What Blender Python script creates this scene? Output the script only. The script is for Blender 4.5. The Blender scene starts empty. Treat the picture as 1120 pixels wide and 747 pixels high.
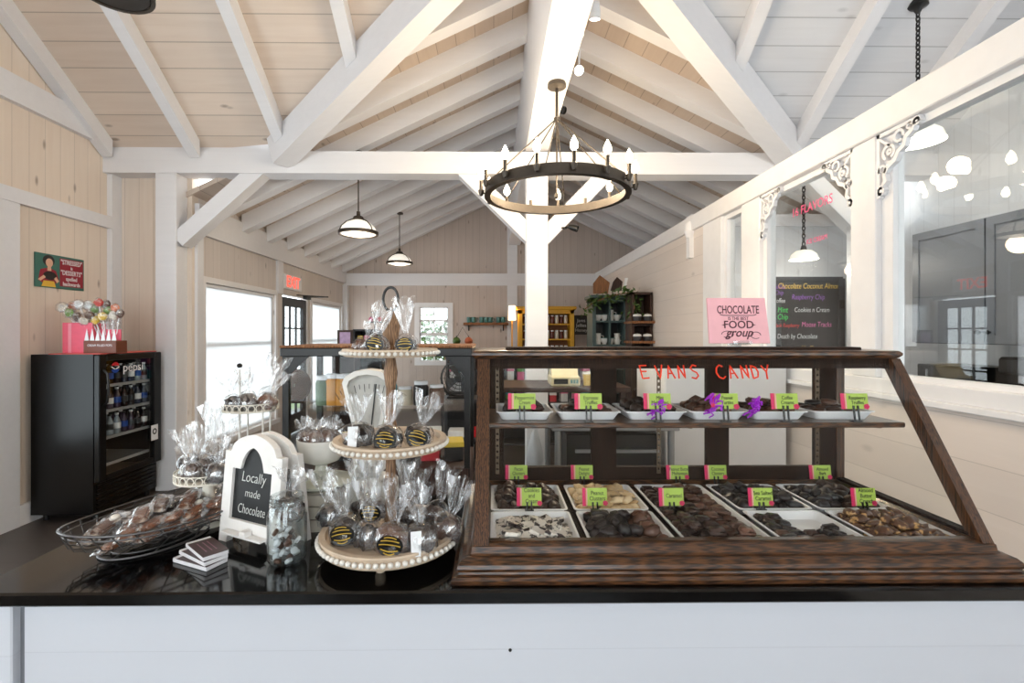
import bpy, bmesh, math, random
from mathutils import Vector, Matrix, noise
random.seed(7)
PI = math.pi
SC = bpy.context.scene
COL = SC.collection
V = Vector

# ------------------------------------------------------------------ camera, world, lights, exposure
F = 530.0; CXP = 545.55; CYP = 365.0; YAW = math.radians(0.6); CZ = 1.5
cd = bpy.data.cameras.new('camera'); cam = bpy.data.objects.new('camera', cd); COL.objects.link(cam)
cd.sensor_width = 36; cd.lens = F / 1120 * 36; cd.clip_start = 0.02
cd.shift_x = (560 - CXP) / 1120; cd.shift_y = (CYP - 373.5) / 1120
cam.location = (0, 0, CZ); cam.rotation_euler = (PI / 2, 0, -YAW)
SC.camera = cam
SC.view_settings.view_transform = 'Standard'; SC.view_settings.look = 'None'
SC.view_settings.gamma = 1; SC.view_settings.use_curve_mapping = False
SC.view_settings.exposure = 0.14
SC.cycles.use_denoising = True
SC.cycles.max_bounces = 10; SC.cycles.transparent_max_bounces = 32
SC.cycles.sample_clamp_indirect = 6

w = bpy.data.worlds.new('sky'); SC.world = w; w.use_nodes = True
w.node_tree.nodes['Background'].inputs[0].default_value = (0.86, 0.94, 1.0, 1)
w.node_tree.nodes['Background'].inputs[1].default_value = 4.0

def area(name, loc, rot, sx, sy, power, col):
    d = bpy.data.lights.new(name, 'AREA'); d.shape = 'RECTANGLE'; d.size = sx; d.size_y = sy
    d.energy = power; d.color = col
    o = bpy.data.objects.new(name, d); COL.objects.link(o); o.location = loc; o.rotation_euler = rot
    return o
# daylight through the shopfront windows behind the counter's customer side
for i, x in enumerate((-2.4, 0.3, 3.0)):
    area('shopfront_daylight', (x, -2.42, 1.9), (math.radians(80), 0, 0), 1.7, 2.2, 22, (0.93, 0.96, 1.0))
# daylight through the side windows of the left wall
area('side_window_daylight', (-3.6, 0.9, 1.6), (0, math.radians(-90), 0), 2.0, 2.4, 14, (0.93, 0.96, 1.0))
area('shop_window_daylight', (-2.86, 5.75, 1.2), (0, math.radians(-90), 0), 1.6, 1.4, 12, (0.95, 0.97, 1.0))
area('shop_window_daylight', (-2.86, 8.7, 1.2), (0, math.radians(-90), 0), 1.6, 1.4, 12, (0.95, 0.97, 1.0))
area('kitchen_window_daylight', (4.2, 1.6, 1.9), (0, math.radians(90), 0), 1.4, 2.4, 8, (0.92, 0.96, 1.0))

# ------------------------------------------------------------------ helpers
def at(px, py, y):
    """world point on the ray through pixel (px, py) at world depth y"""
    u = (px - CXP) / F; v = (CYP - py) / F
    dx = u * math.cos(YAW) + math.sin(YAW); dy = math.cos(YAW) - u * math.sin(YAW)
    return V((dx * y / dy, y, CZ + v * y / dy))
def atx(px, py, x):
    u = (px - CXP) / F; v = (CYP - py) / F
    dx = u * math.cos(YAW) + math.sin(YAW); dy = math.cos(YAW) - u * math.sin(YAW)
    return V((x, dy * x / dx, CZ + v * x / dx))

WM = {}   # world matrices of things and parts, by object name
def thing(name, label, cat, loc=(0, 0, 0), rz=0, group=None, rot=None, kind=None):
    o = bpy.data.objects.new(name, None); COL.objects.link(o); o.empty_display_size = .05
    o.location = loc; o.rotation_euler = rot if rot else (0, 0, rz)
    o['label'] = label; o['category'] = cat
    if group: o['group'] = group
    if kind: o['kind'] = kind
    WM[o.name] = Matrix.Translation(V(loc)) @ o.rotation_euler.to_matrix().to_4x4()
    return o
def tag(o, label, cat, group=None, kind=None):
    o['label'] = label; o['category'] = cat
    if group: o['group'] = group
    if kind: o['kind'] = kind
    return o
def dup(root, loc, rz=0, label=None, group=None, rot=None, scale=None):
    def cp(o, par):
        c = o.copy(); COL.objects.link(c)
        if par: c.parent = par
        for ch in KIDS.get(o.name, []): cp(ch, c)
        return c
    r = cp(root, None); r.location = loc; r.rotation_euler = rot if rot else (0, 0, rz)
    if scale: r.scale = scale if hasattr(scale, '__len__') else (scale,) * 3
    if label: r['label'] = label
    if group: r['group'] = group
    return r
KIDS = {}

class MB:
    def __init__(s): s.bm = bmesh.new(); s.M = Matrix()
    def _v(s, p): return s.bm.verts.new(s.M @ V(p))
    def _f(s, vs):
        try: return s.bm.faces.new(vs)
        except ValueError: return None
    def box(s, a, b, bev=0):
        x0, x1 = sorted((a[0], b[0])); y0, y1 = sorted((a[1], b[1])); z0, z1 = sorted((a[2], b[2]))
        if bev:
            bev = min(bev, (x1-x0)*.45, (y1-y0)*.45, (z1-z0)*.45)
            vs = {}
            pts = []
            for sx in (0, 1):
                for sy in (0, 1):
                    for sz in (0, 1):
                        X = (x0, x1)[sx]; Y = (y0, y1)[sy]; Z = (z0, z1)[sz]
                        dx = bev * (1, -1)[sx]; dy = bev * (1, -1)[sy]; dz = bev * (1, -1)[sz]
                        vs[sx, sy, sz, 0] = s._v((X, Y + dy, Z + dz)); vs[sx, sy, sz, 1] = s._v((X + dx, Y, Z + dz)); vs[sx, sy, sz, 2] = s._v((X + dx, Y + dy, Z))
            for ax in range(3):
                for v in (0, 1):
                    q = []
                    for (a1, b1) in ((0, 0), (1, 0), (1, 1), (0, 1)):
                        k = [0, 0, 0]; o = [i for i in range(3) if i != ax]; k[ax] = v; k[o[0]] = a1; k[o[1]] = b1
                        q.append(vs[k[0], k[1], k[2], ax])
                    s._f(q)
            for ax in range(3):
                o = [i for i in range(3) if i != ax]
                for a1 in (0, 1):
                    for b1 in (0, 1):
                        k0 = [0, 0, 0]; k0[o[0]] = a1; k0[o[1]] = b1; k1 = list(k0); k1[ax] = 1
                        s._f([vs[(*k0, o[0])], vs[(*k0, o[1])], vs[(*k1, o[1])], vs[(*k1, o[0])]])
            for k in [(a1, b1, c1) for a1 in (0, 1) for b1 in (0, 1) for c1 in (0, 1)]:
                s._f([vs[(*k, 0)], vs[(*k, 1)], vs[(*k, 2)]])
        else:
            p = [s._v(q) for q in ((x0,y0,z0),(x1,y0,z0),(x1,y1,z0),(x0,y1,z0),(x0,y0,z1),(x1,y0,z1),(x1,y1,z1),(x0,y1,z1))]
            for f in ((3,2,1,0),(4,5,6,7),(0,1,5,4),(1,2,6,5),(2,3,7,6),(3,0,4,7)): s._f([p[i] for i in f])
        return s
    def bar(s, p0, p1, w, h, up=(0, 0, 1), taper=1.0):
        p0 = V(p0); p1 = V(p1); d = (p1 - p0).normalized(); u = V(up); sd = d.cross(u)
        if sd.length < 1e-6: sd = d.cross(V((1, 0, 0)))
        sd.normalize(); u = sd.cross(d).normalized()
        r = []
        for p, t in ((p0, 1), (p1, taper)):
            r.append([s._v(p + sd * a * w / 2 * t + u * b * h / 2 * t) for a, b in ((-1, -1), (1, -1), (1, 1), (-1, 1))])
        for i in range(4): s._f([r[0][i], r[0][(i+1) % 4], r[1][(i+1) % 4], r[1][i]])
        s._f(r[0][::-1]); s._f(r[1]); return s
    def hull6(s, bot, top):
        """prism between two equal polygons"""
        a = [s._v(p) for p in bot]; b = [s._v(p) for p in top]; n = len(a)
        s._f(a[::-1]); s._f(b)
        for i in range(n): s._f([a[i], a[(i+1) % n], b[(i+1) % n], b[i]])
        return s
    def prism(s, pts, off):
        off = V(off); return s.hull6(pts, [V(p) + off for p in pts])
    def lathe(s, prof, c=(0, 0, 0), n=24, ax=None, cap=True, sx=1, sy=1, fn=None):
        c = V(c); R = Matrix() if ax is None else V((0, 0, 1)).rotation_difference(V(ax)).to_matrix().to_4x4()
        rings = []
        for r, z in prof:
            ring = []
            if r < 1e-6: ring = [s._v(c + R @ V((0, 0, z)))]
            else:
                for i in range(n):
                    a = 2 * PI * i / n; rr = r; zz = z
                    if fn: rr, zz = fn(a, r, z)
                    ring.append(s._v(c + R @ V((rr * math.cos(a) * sx, rr * math.sin(a) * sy, zz))))
            rings.append(ring)
        for a, b in zip(rings, rings[1:]):
            for i in range(n):
                j = (i + 1) % n
                if len(a) == 1 and len(b) > 1: s._f([a[0], b[j], b[i]])
                elif len(b) == 1 and len(a) > 1: s._f([a[i], a[j], b[0]])
                elif len(a) > 1: s._f([a[i], a[j], b[j], b[i]])
        if cap:
            if len(rings[0]) > 1: s._f(rings[0][::-1])
            if len(rings[-1]) > 1: s._f(rings[-1])
        return s
    def cyl(s, p0, p1, r, r1=None, n=12):
        p0 = V(p0); p1 = V(p1); L = (p1 - p0).length
        return s.lathe([(r, 0), (r if r1 is None else r1, L)], p0, n, ax=(p1 - p0))
    def tube(s, pts, r, closed=False, n=6):
        pts = [V(p) for p in pts]; N = len(pts); rings = []; prev = None
        for i, p in enumerate(pts):
            if closed: d = pts[(i+1) % N] - pts[i-1]
            else: d = pts[min(i+1, N-1)] - pts[max(i-1, 0)]
            if d.length < 1e-9: d = V((0, 0, 1))
            d.normalize()
            if prev is None:
                a = d.orthogonal().normalized()
            else:
                a = prev - d * prev.dot(d)
                a = a.normalized() if a.length > 1e-6 else d.orthogonal().normalized()
            prev = a; b = d.cross(a)
            rr = r[i] if hasattr(r, '__len__') else r
            rings.append([s._v(p + (a * math.cos(2*PI*k/n) + b * math.sin(2*PI*k/n)) * rr) for k in range(n)])
        for i in range(N if closed else N - 1):
            A = rings[i]; B = rings[(i+1) % N]
            for k in range(n): s._f([A[k], A[(k+1) % n], B[(k+1) % n], B[k]])
        if not closed: s._f(rings[0][::-1]); s._f(rings[-1])
        return s
    def ball(s, c, r, sc=(1, 1, 1), sub=2, nz=0, fr=8, seed=0, cut=None):
        t = bmesh.new(); bmesh.ops.create_icosphere(t, subdivisions=sub, radius=1)
        c = V(c); m = {}
        for v in t.verts:
            q = v.co.normalized(); k = 1.0
            if nz: k += nz * noise.noise(q * fr * .3 + V((seed * 3.7, seed * 1.3, seed * .7)))
            p = V((q.x * sc[0], q.y * sc[1], q.z * sc[2])) * r * k
            if cut is not None and p.z < cut * r: p.z = cut * r
            m[v.index] = s._v(c + p)
        for f in t.faces: s._f([m[v.index] for v in f.verts])
        t.free(); return s
    def strip(s, pts, w, fn, t0, t1, closed=False):
        """flat band of width w along a 2D path, extruded t0..t1, fn(a,b,t)->3D"""
        N = len(pts); L = []; Rr = []
        for i, p in enumerate(pts):
            if closed: d = V(pts[(i+1) % N]) - V(pts[i-1])
            else: d = V(pts[min(i+1, N-1)]) - V(pts[max(i-1, 0)])
            d = V((d[0], d[1])).normalized(); nn = V((-d[1], d[0])); ww = w[i] if hasattr(w, '__len__') else w
            L.append(V((p[0], p[1])) + nn * ww / 2); Rr.append(V((p[0], p[1])) - nn * ww / 2)
        q = [[s._v(fn(a[0], a[1], t)) for a in A] for A in (L, Rr) for t in (t0, t1)]
        for i in range(N if closed else N - 1):
            j = (i + 1) % N
            s._f([q[0][i], q[0][j], q[2][j], q[2][i]]); s._f([q[1][i], q[3][i], q[3][j], q[1][j]])
            s._f([q[0][i], q[1][i], q[1][j], q[0][j]]); s._f([q[2][i], q[2][j], q[3][j], q[3][i]])
        if not closed:
            s._f([q[0][0], q[2][0], q[3][0], q[1][0]]); s._f([q[0][-1], q[1][-1], q[3][-1], q[2][-1]])
        return s
    def sweep_rect(s, prof, x0, x1, y0, y1):
        """profile [(out, z)...] mitred round a rectangle; closed profile"""
        rings = []
        for o, z in prof:
            rings.append([s._v(p) for p in ((x0-o, y0-o, z), (x1+o, y0-o, z), (x1+o, y1+o, z), (x0-o, y1+o, z))])
        n = len(prof)
        for i in range(n):
            A = rings[i]; B = rings[(i+1) % n]
            for k in range(4): s._f([A[k], A[(k+1) % 4], B[(k+1) % 4], B[k]])
        return s
    def build(s, name, mat, parent=None, smooth=False, local=False, label=None, kind=None):
        bm = s.bm
        if parent is not None and not local:
            bmesh.ops.transform(bm, matrix=WM[parent.name].inverted(), verts=bm.verts)
        bmesh.ops.recalc_face_normals(bm, faces=bm.faces)
        me = bpy.data.meshes.new(name); bm.to_mesh(me); bm.free()
        me.materials.append(mat)
        if smooth:
            for p in me.polygons: p.use_smooth = True
            if smooth != 'all':
                try: me.set_sharp_from_angle(angle=math.radians(40))
                except Exception: pass
        o = bpy.data.objects.new(name, me); COL.objects.link(o)
        if parent is not None:
            o.parent = parent; KIDS.setdefault(parent.name, []).append(o); WM[o.name] = WM[parent.name]
        else: WM[o.name] = Matrix()
        if label: o['label'] = label
        if kind: o['kind'] = kind
        return o
def struct(name, mb, mat, parent=None, smooth=False):
    o = mb.build(name, mat, parent, smooth)
    if parent is None: o['kind'] = 'structure'
    return o
def recentre(o):
    """put a parentless mesh's origin at the middle of its base"""
    me = o.data; xs = [v.co for v in me.vertices]
    c = V(((min(v.x for v in xs)+max(v.x for v in xs))/2, (min(v.y for v in xs)+max(v.y for v in xs))/2, min(v.z for v in xs)))
    me.transform(Matrix.Translation(-c)); o.location = c
    WM[o.name] = Matrix.Translation(c)
    return o
def text(body, size, mat, parent, loc, rot=(PI/2, 0, 0), ext=.0004, align='CENTER', name='lettering', shear=0, sx=1, off=0, M=None, sp=1, ln=.9):
    c = bpy.data.curves.new(name, 'FONT'); c.body = body; c.size = size; c.extrude = ext; c.align_x = align; c.align_y = 'CENTER'
    c.shear = shear; c.offset = off; c.space_character = sp; c.space_line = ln; c.resolution_u = 3
    c.materials.append(mat)
    tmp = bpy.data.objects.new(name, c); me = bpy.data.meshes.new_from_object(tmp); bpy.data.objects.remove(tmp)
    me.name = name; o = bpy.data.objects.new(name, me); COL.objects.link(o); WM[o.name] = Matrix()
    if not me.materials: me.materials.append(mat)
    mw = Matrix.Translation(V(loc)) @ (M if M is not None else __import__('mathutils').Euler(rot).to_matrix().to_4x4()) @ Matrix.Diagonal((sx, 1, 1, 1))
    if parent is not None:
        o.parent = parent; KIDS.setdefault(parent.name, []).append(o); mw = WM[parent.name].inverted() @ mw
    o.matrix_basis = mw
    return o

# ------------------------------------------------------------------ materials
def nt(name):
    m = bpy.data.materials.new(name); m.use_nodes = True; t = m.node_tree; b = t.nodes['Principled BSDF']
    return m, t, b
def N(t, ty, **k):
    n = t.nodes.new(ty)
    for a, v in k.items():
        if a.startswith('i_'): n.inputs[a[2:].replace('_', ' ')].default_value = v
        else: setattr(n, a, v)
    return n
def mth(t, op, a, b=None, c=None):
    n = t.nodes.new('ShaderNodeMath'); n.operation = op
    for i, x in enumerate((a, b, c)):
        if x is None: continue
        if isinstance(x, (int, float)): n.inputs[i].default_value = x
        else: t.links.new(x, n.inputs[i])
    return n.outputs[0]
def mixc(t, f, a, b, mode='MIX'):
    n = t.nodes.new('ShaderNodeMix'); n.data_type = 'RGBA'; n.blend_type = mode
    for i, x in ((0, f), (6, a), (7, b)):
        if isinstance(x, (int, float)): n.inputs[i].default_value = x
        elif isinstance(x, tuple): n.inputs[i].default_value = (*x[:3], 1)
        else: t.links.new(x, n.inputs[i])
    return n.outputs[2]
def S(r, g, b):
    f = lambda c: (c/255/12.92) if c/255 <= .04045 else ((c/255+.055)/1.055)**2.4
    return (f(r), f(g), f(b))
def plain(name, col, rough=.5, metal=0, var=.06, scale=30, bump=0, spec=.5, emit=0, coat=0):
    m, t, b = nt(name)
    b.inputs['Roughness'].default_value = rough; b.inputs['Metallic'].default_value = metal
    b.inputs['Specular IOR Level'].default_value = spec; b.inputs['Coat Weight'].default_value = coat
    tc = N(t, 'ShaderNodeTexCoord'); no = N(t, 'ShaderNodeTexNoise', i_Scale=scale, i_Detail=4.0)
    t.links.new(tc.outputs['Object'], no.inputs['Vector'])
    d = tuple(c * (1 - var * 2) for c in col); e = tuple(min(1, c * (1 + var)) for c in col)
    c = mixc(t, no.outputs[0], d, e); t.links.new(c, b.inputs['Base Color'])
    if bump:
        bu = N(t, 'ShaderNodeBump', i_Strength=bump, i_Distance=.004); t.links.new(no.outputs[0], bu.inputs['Height']); t.links.new(bu.outputs[0], b.inputs['Normal'])
    if emit:
        b.inputs['Emission Color'].default_value = (*col, 1); b.inputs['Emission Strength'].default_value = emit
    return m
def boards(name, base, seam, across, width, along, dark=.45, knots=1.0, rough=.55, var=.10, seamw=.03, knotcol=None):
    """painted / pickled boards in world space; across, along are 0,1,2 axes"""
    m, t, b = nt(name); b.inputs['Roughness'].default_value = rough
    tc = N(t, 'ShaderNodeTexCoord'); sp = N(t, 'ShaderNodeSeparateXYZ'); t.links.new(tc.outputs['Object'], sp.inputs[0])
    u = mth(t, 'DIVIDE', sp.outputs[across], width); fr = mth(t, 'FRACT', u); fl = mth(t, 'FLOOR', u)
    e = mth(t, 'ABSOLUTE', mth(t, 'SUBTRACT', fr, .5)); sm = mth(t, 'GREATER_THAN', e, .5 - seamw)
    wn = N(t, 'ShaderNodeTexWhiteNoise', noise_dimensions='1D'); t.links.new(fl, wn.inputs['W'])
    # grain
    mp = N(t, 'ShaderNodeMapping'); sc = [22.0, 22.0, 22.0]; sc[along] = 1.3; mp.inputs['Scale'].default_value = sc
    t.links.new(tc.outputs['Object'], mp.inputs[0])
    gr = N(t, 'ShaderNodeTexNoise', i_Scale=1.0, i_Detail=5.0, i_Distortion=.6); t.links.new(mp.outputs[0], gr.inputs['Vector'])
    # knots
    mp2 = N(t, 'ShaderNodeMapping'); s2 = [1/width*.9]*3; s2[along] = 2.2; mp2.inputs['Scale'].default_value = s2
    t.links.new(tc.outputs['Object'], mp2.inputs[0])
    vo = N(t, 'ShaderNodeTexVoronoi', i_Scale=1.0); t.links.new(mp2.outputs[0], vo.inputs['Vector'])
    kn = N(t, 'ShaderNodeMapRange', i_From_Min=.05, i_From_Max=.12, i_To_Min=1.0, i_To_Max=0.0); t.links.new(vo.outputs['Distance'], kn.inputs[0])
    # blotch of thin paint
    bl = N(t, 'ShaderNodeTexNoise', i_Scale=1.6, i_Detail=3.0); t.links.new(tc.outputs['Object'], bl.inputs['Vector'])
    c1 = mixc(t, wn.outputs[0], tuple(x * (1 - var) for x in base), base)
    c2 = mixc(t, mth(t, 'MULTIPLY', gr.outputs[0], .45), c1, seam)
    c3 = mixc(t, mth(t, 'MULTIPLY', bl.outputs[0], .25), c2, tuple(min(1, x * 1.25) for x in base))
    kc = knotcol or tuple(x * .45 for x in seam)
    c4 = mixc(t, mth(t, 'MULTIPLY', kn.outputs[0], .75 * knots), c3, kc)
    c5 = mixc(t, mth(t, 'MULTIPLY', sm, dark), c4, tuple(x * .35 for x in seam))
    t.links.new(c5, b.inputs['Base Color'])
    bu = N(t, 'ShaderNodeBump', i_Strength=.5, i_Distance=.006, invert=True); t.links.new(sm, bu.inputs['Height']); t.links.new(bu.outputs[0], b.inputs['Normal'])
    return m
def oak(name, c0, c1, along=0, scale=1.0, rough=.42, coat=.22, spec=.4):
    m, t, b = nt(name); b.inputs['Specular IOR Level'].default_value = spec; b.inputs['Roughness'].default_value = rough; b.inputs['Coat Weight'].default_value = coat; b.inputs['Coat Roughness'].default_value = .15
    tc = N(t, 'ShaderNodeTexCoord'); mp = N(t, 'ShaderNodeMapping'); s = [44 * scale] * 3; s[along] = 2.6 * scale; mp.inputs['Scale'].default_value = s
    t.links.new(tc.outputs['Object'], mp.inputs[0])
    wv = N(t, 'ShaderNodeTexWave', i_Scale=1.6, i_Distortion=9.0, i_Detail=4.0, i_Detail_Scale=2.0); t.links.new(mp.outputs[0], wv.inputs['Vector'])
    mp2 = N(t, 'ShaderNodeMapping'); s = [160 * scale] * 3; s[along] = 9 * scale; mp2.inputs['Scale'].default_value = s; t.links.new(tc.outputs['Object'], mp2.inputs[0])
    no = N(t, 'ShaderNodeTexNoise', i_Scale=1.0, i_Detail=5.0); t.links.new(mp2.outputs[0], no.inputs['Vector'])
    f = mth(t, 'MULTIPLY', mth(t, 'ADD', mth(t, 'MULTIPLY', wv.outputs['Fac'], .55), mth(t, 'MULTIPLY', no.outputs[0], .75)), .9)
    rp = N(t, 'ShaderNodeValToRGB'); rp.color_ramp.elements[0].position = .3; rp.color_ramp.elements[0].color = (*c0, 1); rp.color_ramp.elements[1].position = .85; rp.color_ramp.elements[1].color = (*c1, 1)
    t.links.new(f, rp.inputs[0]); t.links.new(rp.outputs[0], b.inputs['Base Color'])
    bu = N(t, 'ShaderNodeBump', i_Strength=.25, i_Distance=.001); t.links.new(f, bu.inputs['Height']); t.links.new(bu.outputs[0], b.inputs['Normal'])
    return m
def schlick(t, f0=.04):
    g = N(t, 'ShaderNodeNewGeometry'); d = N(t, 'ShaderNodeVectorMath', operation='DOT_PRODUCT')
    t.links.new(g.outputs['Normal'], d.inputs[0]); t.links.new(g.outputs['Incoming'], d.inputs[1])
    k = mth(t, 'SUBTRACT', 1.0, mth(t, 'ABSOLUTE', d.outputs['Value']))
    return mth(t, 'ADD', f0, mth(t, 'MULTIPLY', mth(t, 'POWER', k, 5.0), 1 - f0))
def glass(name, tint=(1, 1, 1), refl=1.0, haze=0.0, rough=0.0):
    """thin architectural glass: clear transmission plus fresnel reflection"""
    m, t, b = nt(name); t.nodes.remove(b); out = t.nodes['Material Output']
    tr = N(t, 'ShaderNodeBsdfTransparent'); tr.inputs[0].default_value = (*tint, 1)
    gl = N(t, 'ShaderNodeBsdfGlossy'); gl.inputs['Roughness'].default_value = rough
    f = mth(t, 'MINIMUM', mth(t, 'MULTIPLY', schlick(t), refl), 1.0)
    mx = N(t, 'ShaderNodeMixShader'); t.links.new(f, mx.inputs[0]); t.links.new(tr.outputs[0], mx.inputs[1]); t.links.new(gl.outputs[0], mx.inputs[2])
    last = mx
    if haze:
        df = N(t, 'ShaderNodeBsdfDiffuse'); m2 = N(t, 'ShaderNodeMixShader'); m2.inputs[0].default_value = haze
        t.links.new(mx.outputs[0], m2.inputs[1]); t.links.new(df.outputs[0], m2.inputs[2]); last = m2
    t.links.new(last.outputs[0], out.inputs[0]); return m
def cello(name, gloss=.35, white=.10, scale=60, st=(1, 1, 1)):
    m, t, b = nt(name); t.nodes.remove(b); out = t.nodes['Material Output']
    tr = N(t, 'ShaderNodeBsdfTransparent'); gl = N(t, 'ShaderNodeBsdfGlossy', i_Roughness=.12); df = N(t, 'ShaderNodeBsdfDiffuse')
    df.inputs[0].default_value = (.9, .92, .95, 1)
    tc = N(t, 'ShaderNodeTexCoord'); mp = N(t, 'ShaderNodeMapping'); mp.inputs['Scale'].default_value = st; t.links.new(tc.outputs['Object'], mp.inputs[0])
    no = N(t, 'ShaderNodeTexNoise', i_Scale=scale, i_Detail=2.0, i_Distortion=.8); t.links.new(mp.outputs[0], no.inputs['Vector'])
    bu = N(t, 'ShaderNodeBump', i_Strength=.8, i_Distance=.006); t.links.new(no.outputs[0], bu.inputs['Height']); t.links.new(bu.outputs[0], gl.inputs['Normal'])
    mr = N(t, 'ShaderNodeMapRange', i_From_Min=.48, i_From_Max=.72, i_To_Min=.03, i_To_Max=gloss * 1.6); t.links.new(no.outputs[0], mr.inputs[0])
    f = mth(t, 'MINIMUM', mth(t, 'ADD', mr.outputs[0], schlick(t)), .9)
    m1 = N(t, 'ShaderNodeMixShader'); t.links.new(f, m1.inputs[0]); t.links.new(tr.outputs[0], m1.inputs[1]); t.links.new(gl.outputs[0], m1.inputs[2])
    n2 = N(t, 'ShaderNodeTexNoise', i_Scale=scale * .6, i_Detail=2.0); t.links.new(mp.outputs[0], n2.inputs['Vector'])
    m3 = N(t, 'ShaderNodeMapRange', i_From_Min=.5, i_From_Max=.75, i_To_Min=0.02, i_To_Max=white * 3); t.links.new(n2.outputs[0], m3.inputs[0])
    m2 = N(t, 'ShaderNodeMixShader'); t.links.new(m3.outputs[0], m2.inputs[0]); t.links.new(m1.outputs[0], m2.inputs[1]); t.links.new(df.outputs[0], m2.inputs[2])
    t.links.new(m2.outputs[0], out.inputs[0]); return m
def emis(name, col, st):
    m, t, b = nt(name); b.inputs['Base Color'].default_value = (*col, 1); b.inputs['Emission Color'].default_value = (*col, 1); b.inputs['Emission Strength'].default_value = st
    return m

PINE = S(238, 223, 208); PSEAM = S(200, 175, 152)
WHT = S(236, 234, 234)
m_wall = boards('pickled_pine_vertical', PINE, PSEAM, 0, .14, 2, seamw=.012)
m_wally = boards('pickled_pine_vertical_side', PINE, PSEAM, 1, .14, 2, seamw=.012)
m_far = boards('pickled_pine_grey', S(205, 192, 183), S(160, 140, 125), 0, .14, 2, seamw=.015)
m_ceil_front = boards('pickled_pine_ceiling', S(232, 216, 201), S(180, 152, 128), 1, .17, 0, seamw=.02)
m_ceil_white = boards('white_board_ceiling', S(226, 226, 228), S(190, 188, 188), 1, .17, 0, seamw=.02, knots=.35)
m_ceil_shop = boards('pickled_pine_ceiling_shop', S(208, 192, 178), S(160, 136, 116), 0, .17, 1, seamw=.02)
m_kwall = boards('white_boards', S(225, 227, 230), S(196, 196, 200), 0, .16, 2, knots=.25, dark=.25, seamw=.012)
m_part = boards('white_shiplap', S(229, 218, 209), S(200, 184, 172), 2, .19, 1, knots=.4, dark=.3, seamw=.01)
m_white = plain('white_paint', WHT, .45, var=.03, scale=12)
m_whitew = boards('white_painted_timber', S(232, 231, 233), S(205, 204, 208), 2, 5.0, 0, knots=.12, dark=0, seamw=0)
m_counterw = boards('white_counter_boards', S(202, 205, 212), S(208, 211, 220), 2, .16, 0, knots=.06, dark=.15, seamw=.006, var=.02)
m_floor = boards('dark_floor_planks', S(74, 66, 62), S(52, 46, 42), 1, .16, 0, knots=0, dark=.6, seamw=.015, rough=.35)
m_black = plain('satin_black', S(14, 14, 15), .35, var=.1)
m_iron = plain('dark_bronze_iron', S(74, 67, 60), .45, .6, var=.15, scale=60, bump=.2)
m_oak = oak('antique_dark_oak', S(28, 16, 9), S(94, 60, 34), 0, 1.2, .34, .35)
m_oakz = oak('antique_dark_oak_upright', S(28, 16, 10), S(96, 62, 38), 2)
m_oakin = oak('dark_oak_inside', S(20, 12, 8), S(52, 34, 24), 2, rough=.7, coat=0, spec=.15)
m_glass = glass('window_glass', (.97, .985, .98), 1.3)
m_case_glass = glass('case_glass', (.985, .99, .985), .25)
m_blind = None
def blind():
    m, t, b = nt('white_roller_shade'); t.nodes.remove(b)
    tl = N(t, 'ShaderNodeBsdfTranslucent'); tl.inputs[0].default_value = (.9, .9, .9, 1)
    df = N(t, 'ShaderNodeBsdfDiffuse'); df.inputs[0].default_value = (.85, .86, .88, 1)
    mx = N(t, 'ShaderNodeMixShader'); mx.inputs[0].default_value = .3
    t.links.new(tl.outputs[0], mx.inputs[1]); t.links.new(df.outputs[0], mx.inputs[2]); t.links.new(mx.outputs[0], t.nodes['Material Output'].inputs[0]); return m
m_blind = blind()

# ================================================================== SETTING
XL, X2, XP, XK = -3.72, -2.98, 2.05, 4.3       # left wall, shop left wall, partition face, kitchen outer wall
T = 4.65; YF = 9.7; RX = .42                    # tie-beam plane, end wall, ridge x
YB = -2.5
def zA(y): return 3.32 + .7 * (T - y)
def zB(x): return 4.5 - .48 * abs(x - RX)
def yv(x): return T - (1.18 - .48 * abs(x - RX)) / .7

struct('floor', MB().box((-4, YB - .2, -.1), (5.5, YF + .1, 0)), m_floor)
# front left wall with a window opening nearer than the photograph shows
wl = MB()
def zfr(y): return zA(y) if y > 1.0 else zA(1.0) - .7 * (1.0 - y)
wl.box((XL - .12, T + .1, 0), (XL, 3.62, 3.4)); wl.box((XL - .12, 3.62, 0), (XL, YB, .5)); wl.box((XL - .12, 3.62, 2.5), (XL, YB, 3.4)); wl.box((XL - .12, -.3, .5), (XL, YB, 2.5))
wl.prism([(XL - .12, T + .1, 3.4), (XL - .12, T + .1, zA(T + .1) + .05), (XL - .12, 1.0, zA(1) + .05), (XL - .12, YB, zfr(YB) + .05), (XL - .12, YB, 3.4)], (.12, 0, 0))
struct('wall_left', wl, m_wally)
k = 1
def trim(mb, mat=None, smooth=False):
    global k
    o = struct('trim_%d' % k, mb, mat or m_whitew, smooth=smooth); k += 1; return o
# side windows beside the fridge post
w1 = MB()
for a in (3.56, 2.2, .95, -.3): w1.box((XL - .08, a - .03, .5), (XL - .02, a + .03, 2.5))
for z in (.53, 1.5, 2.47): w1.box((XL - .07, -.3, z - .03), (XL - .03, 3.62, z + .03))
w1 = struct('window_1', w1, m_white)
MB().box((XL - .055, -.3, .5), (XL - .05, 3.62, 2.5)).build('pane', m_glass, w1)
# wall between the two rooms, left of the timber post
struct('wall_between_left', MB().box((XL, 4.82, 0), (X2, 4.92, 3.3)), m_wall)
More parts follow.
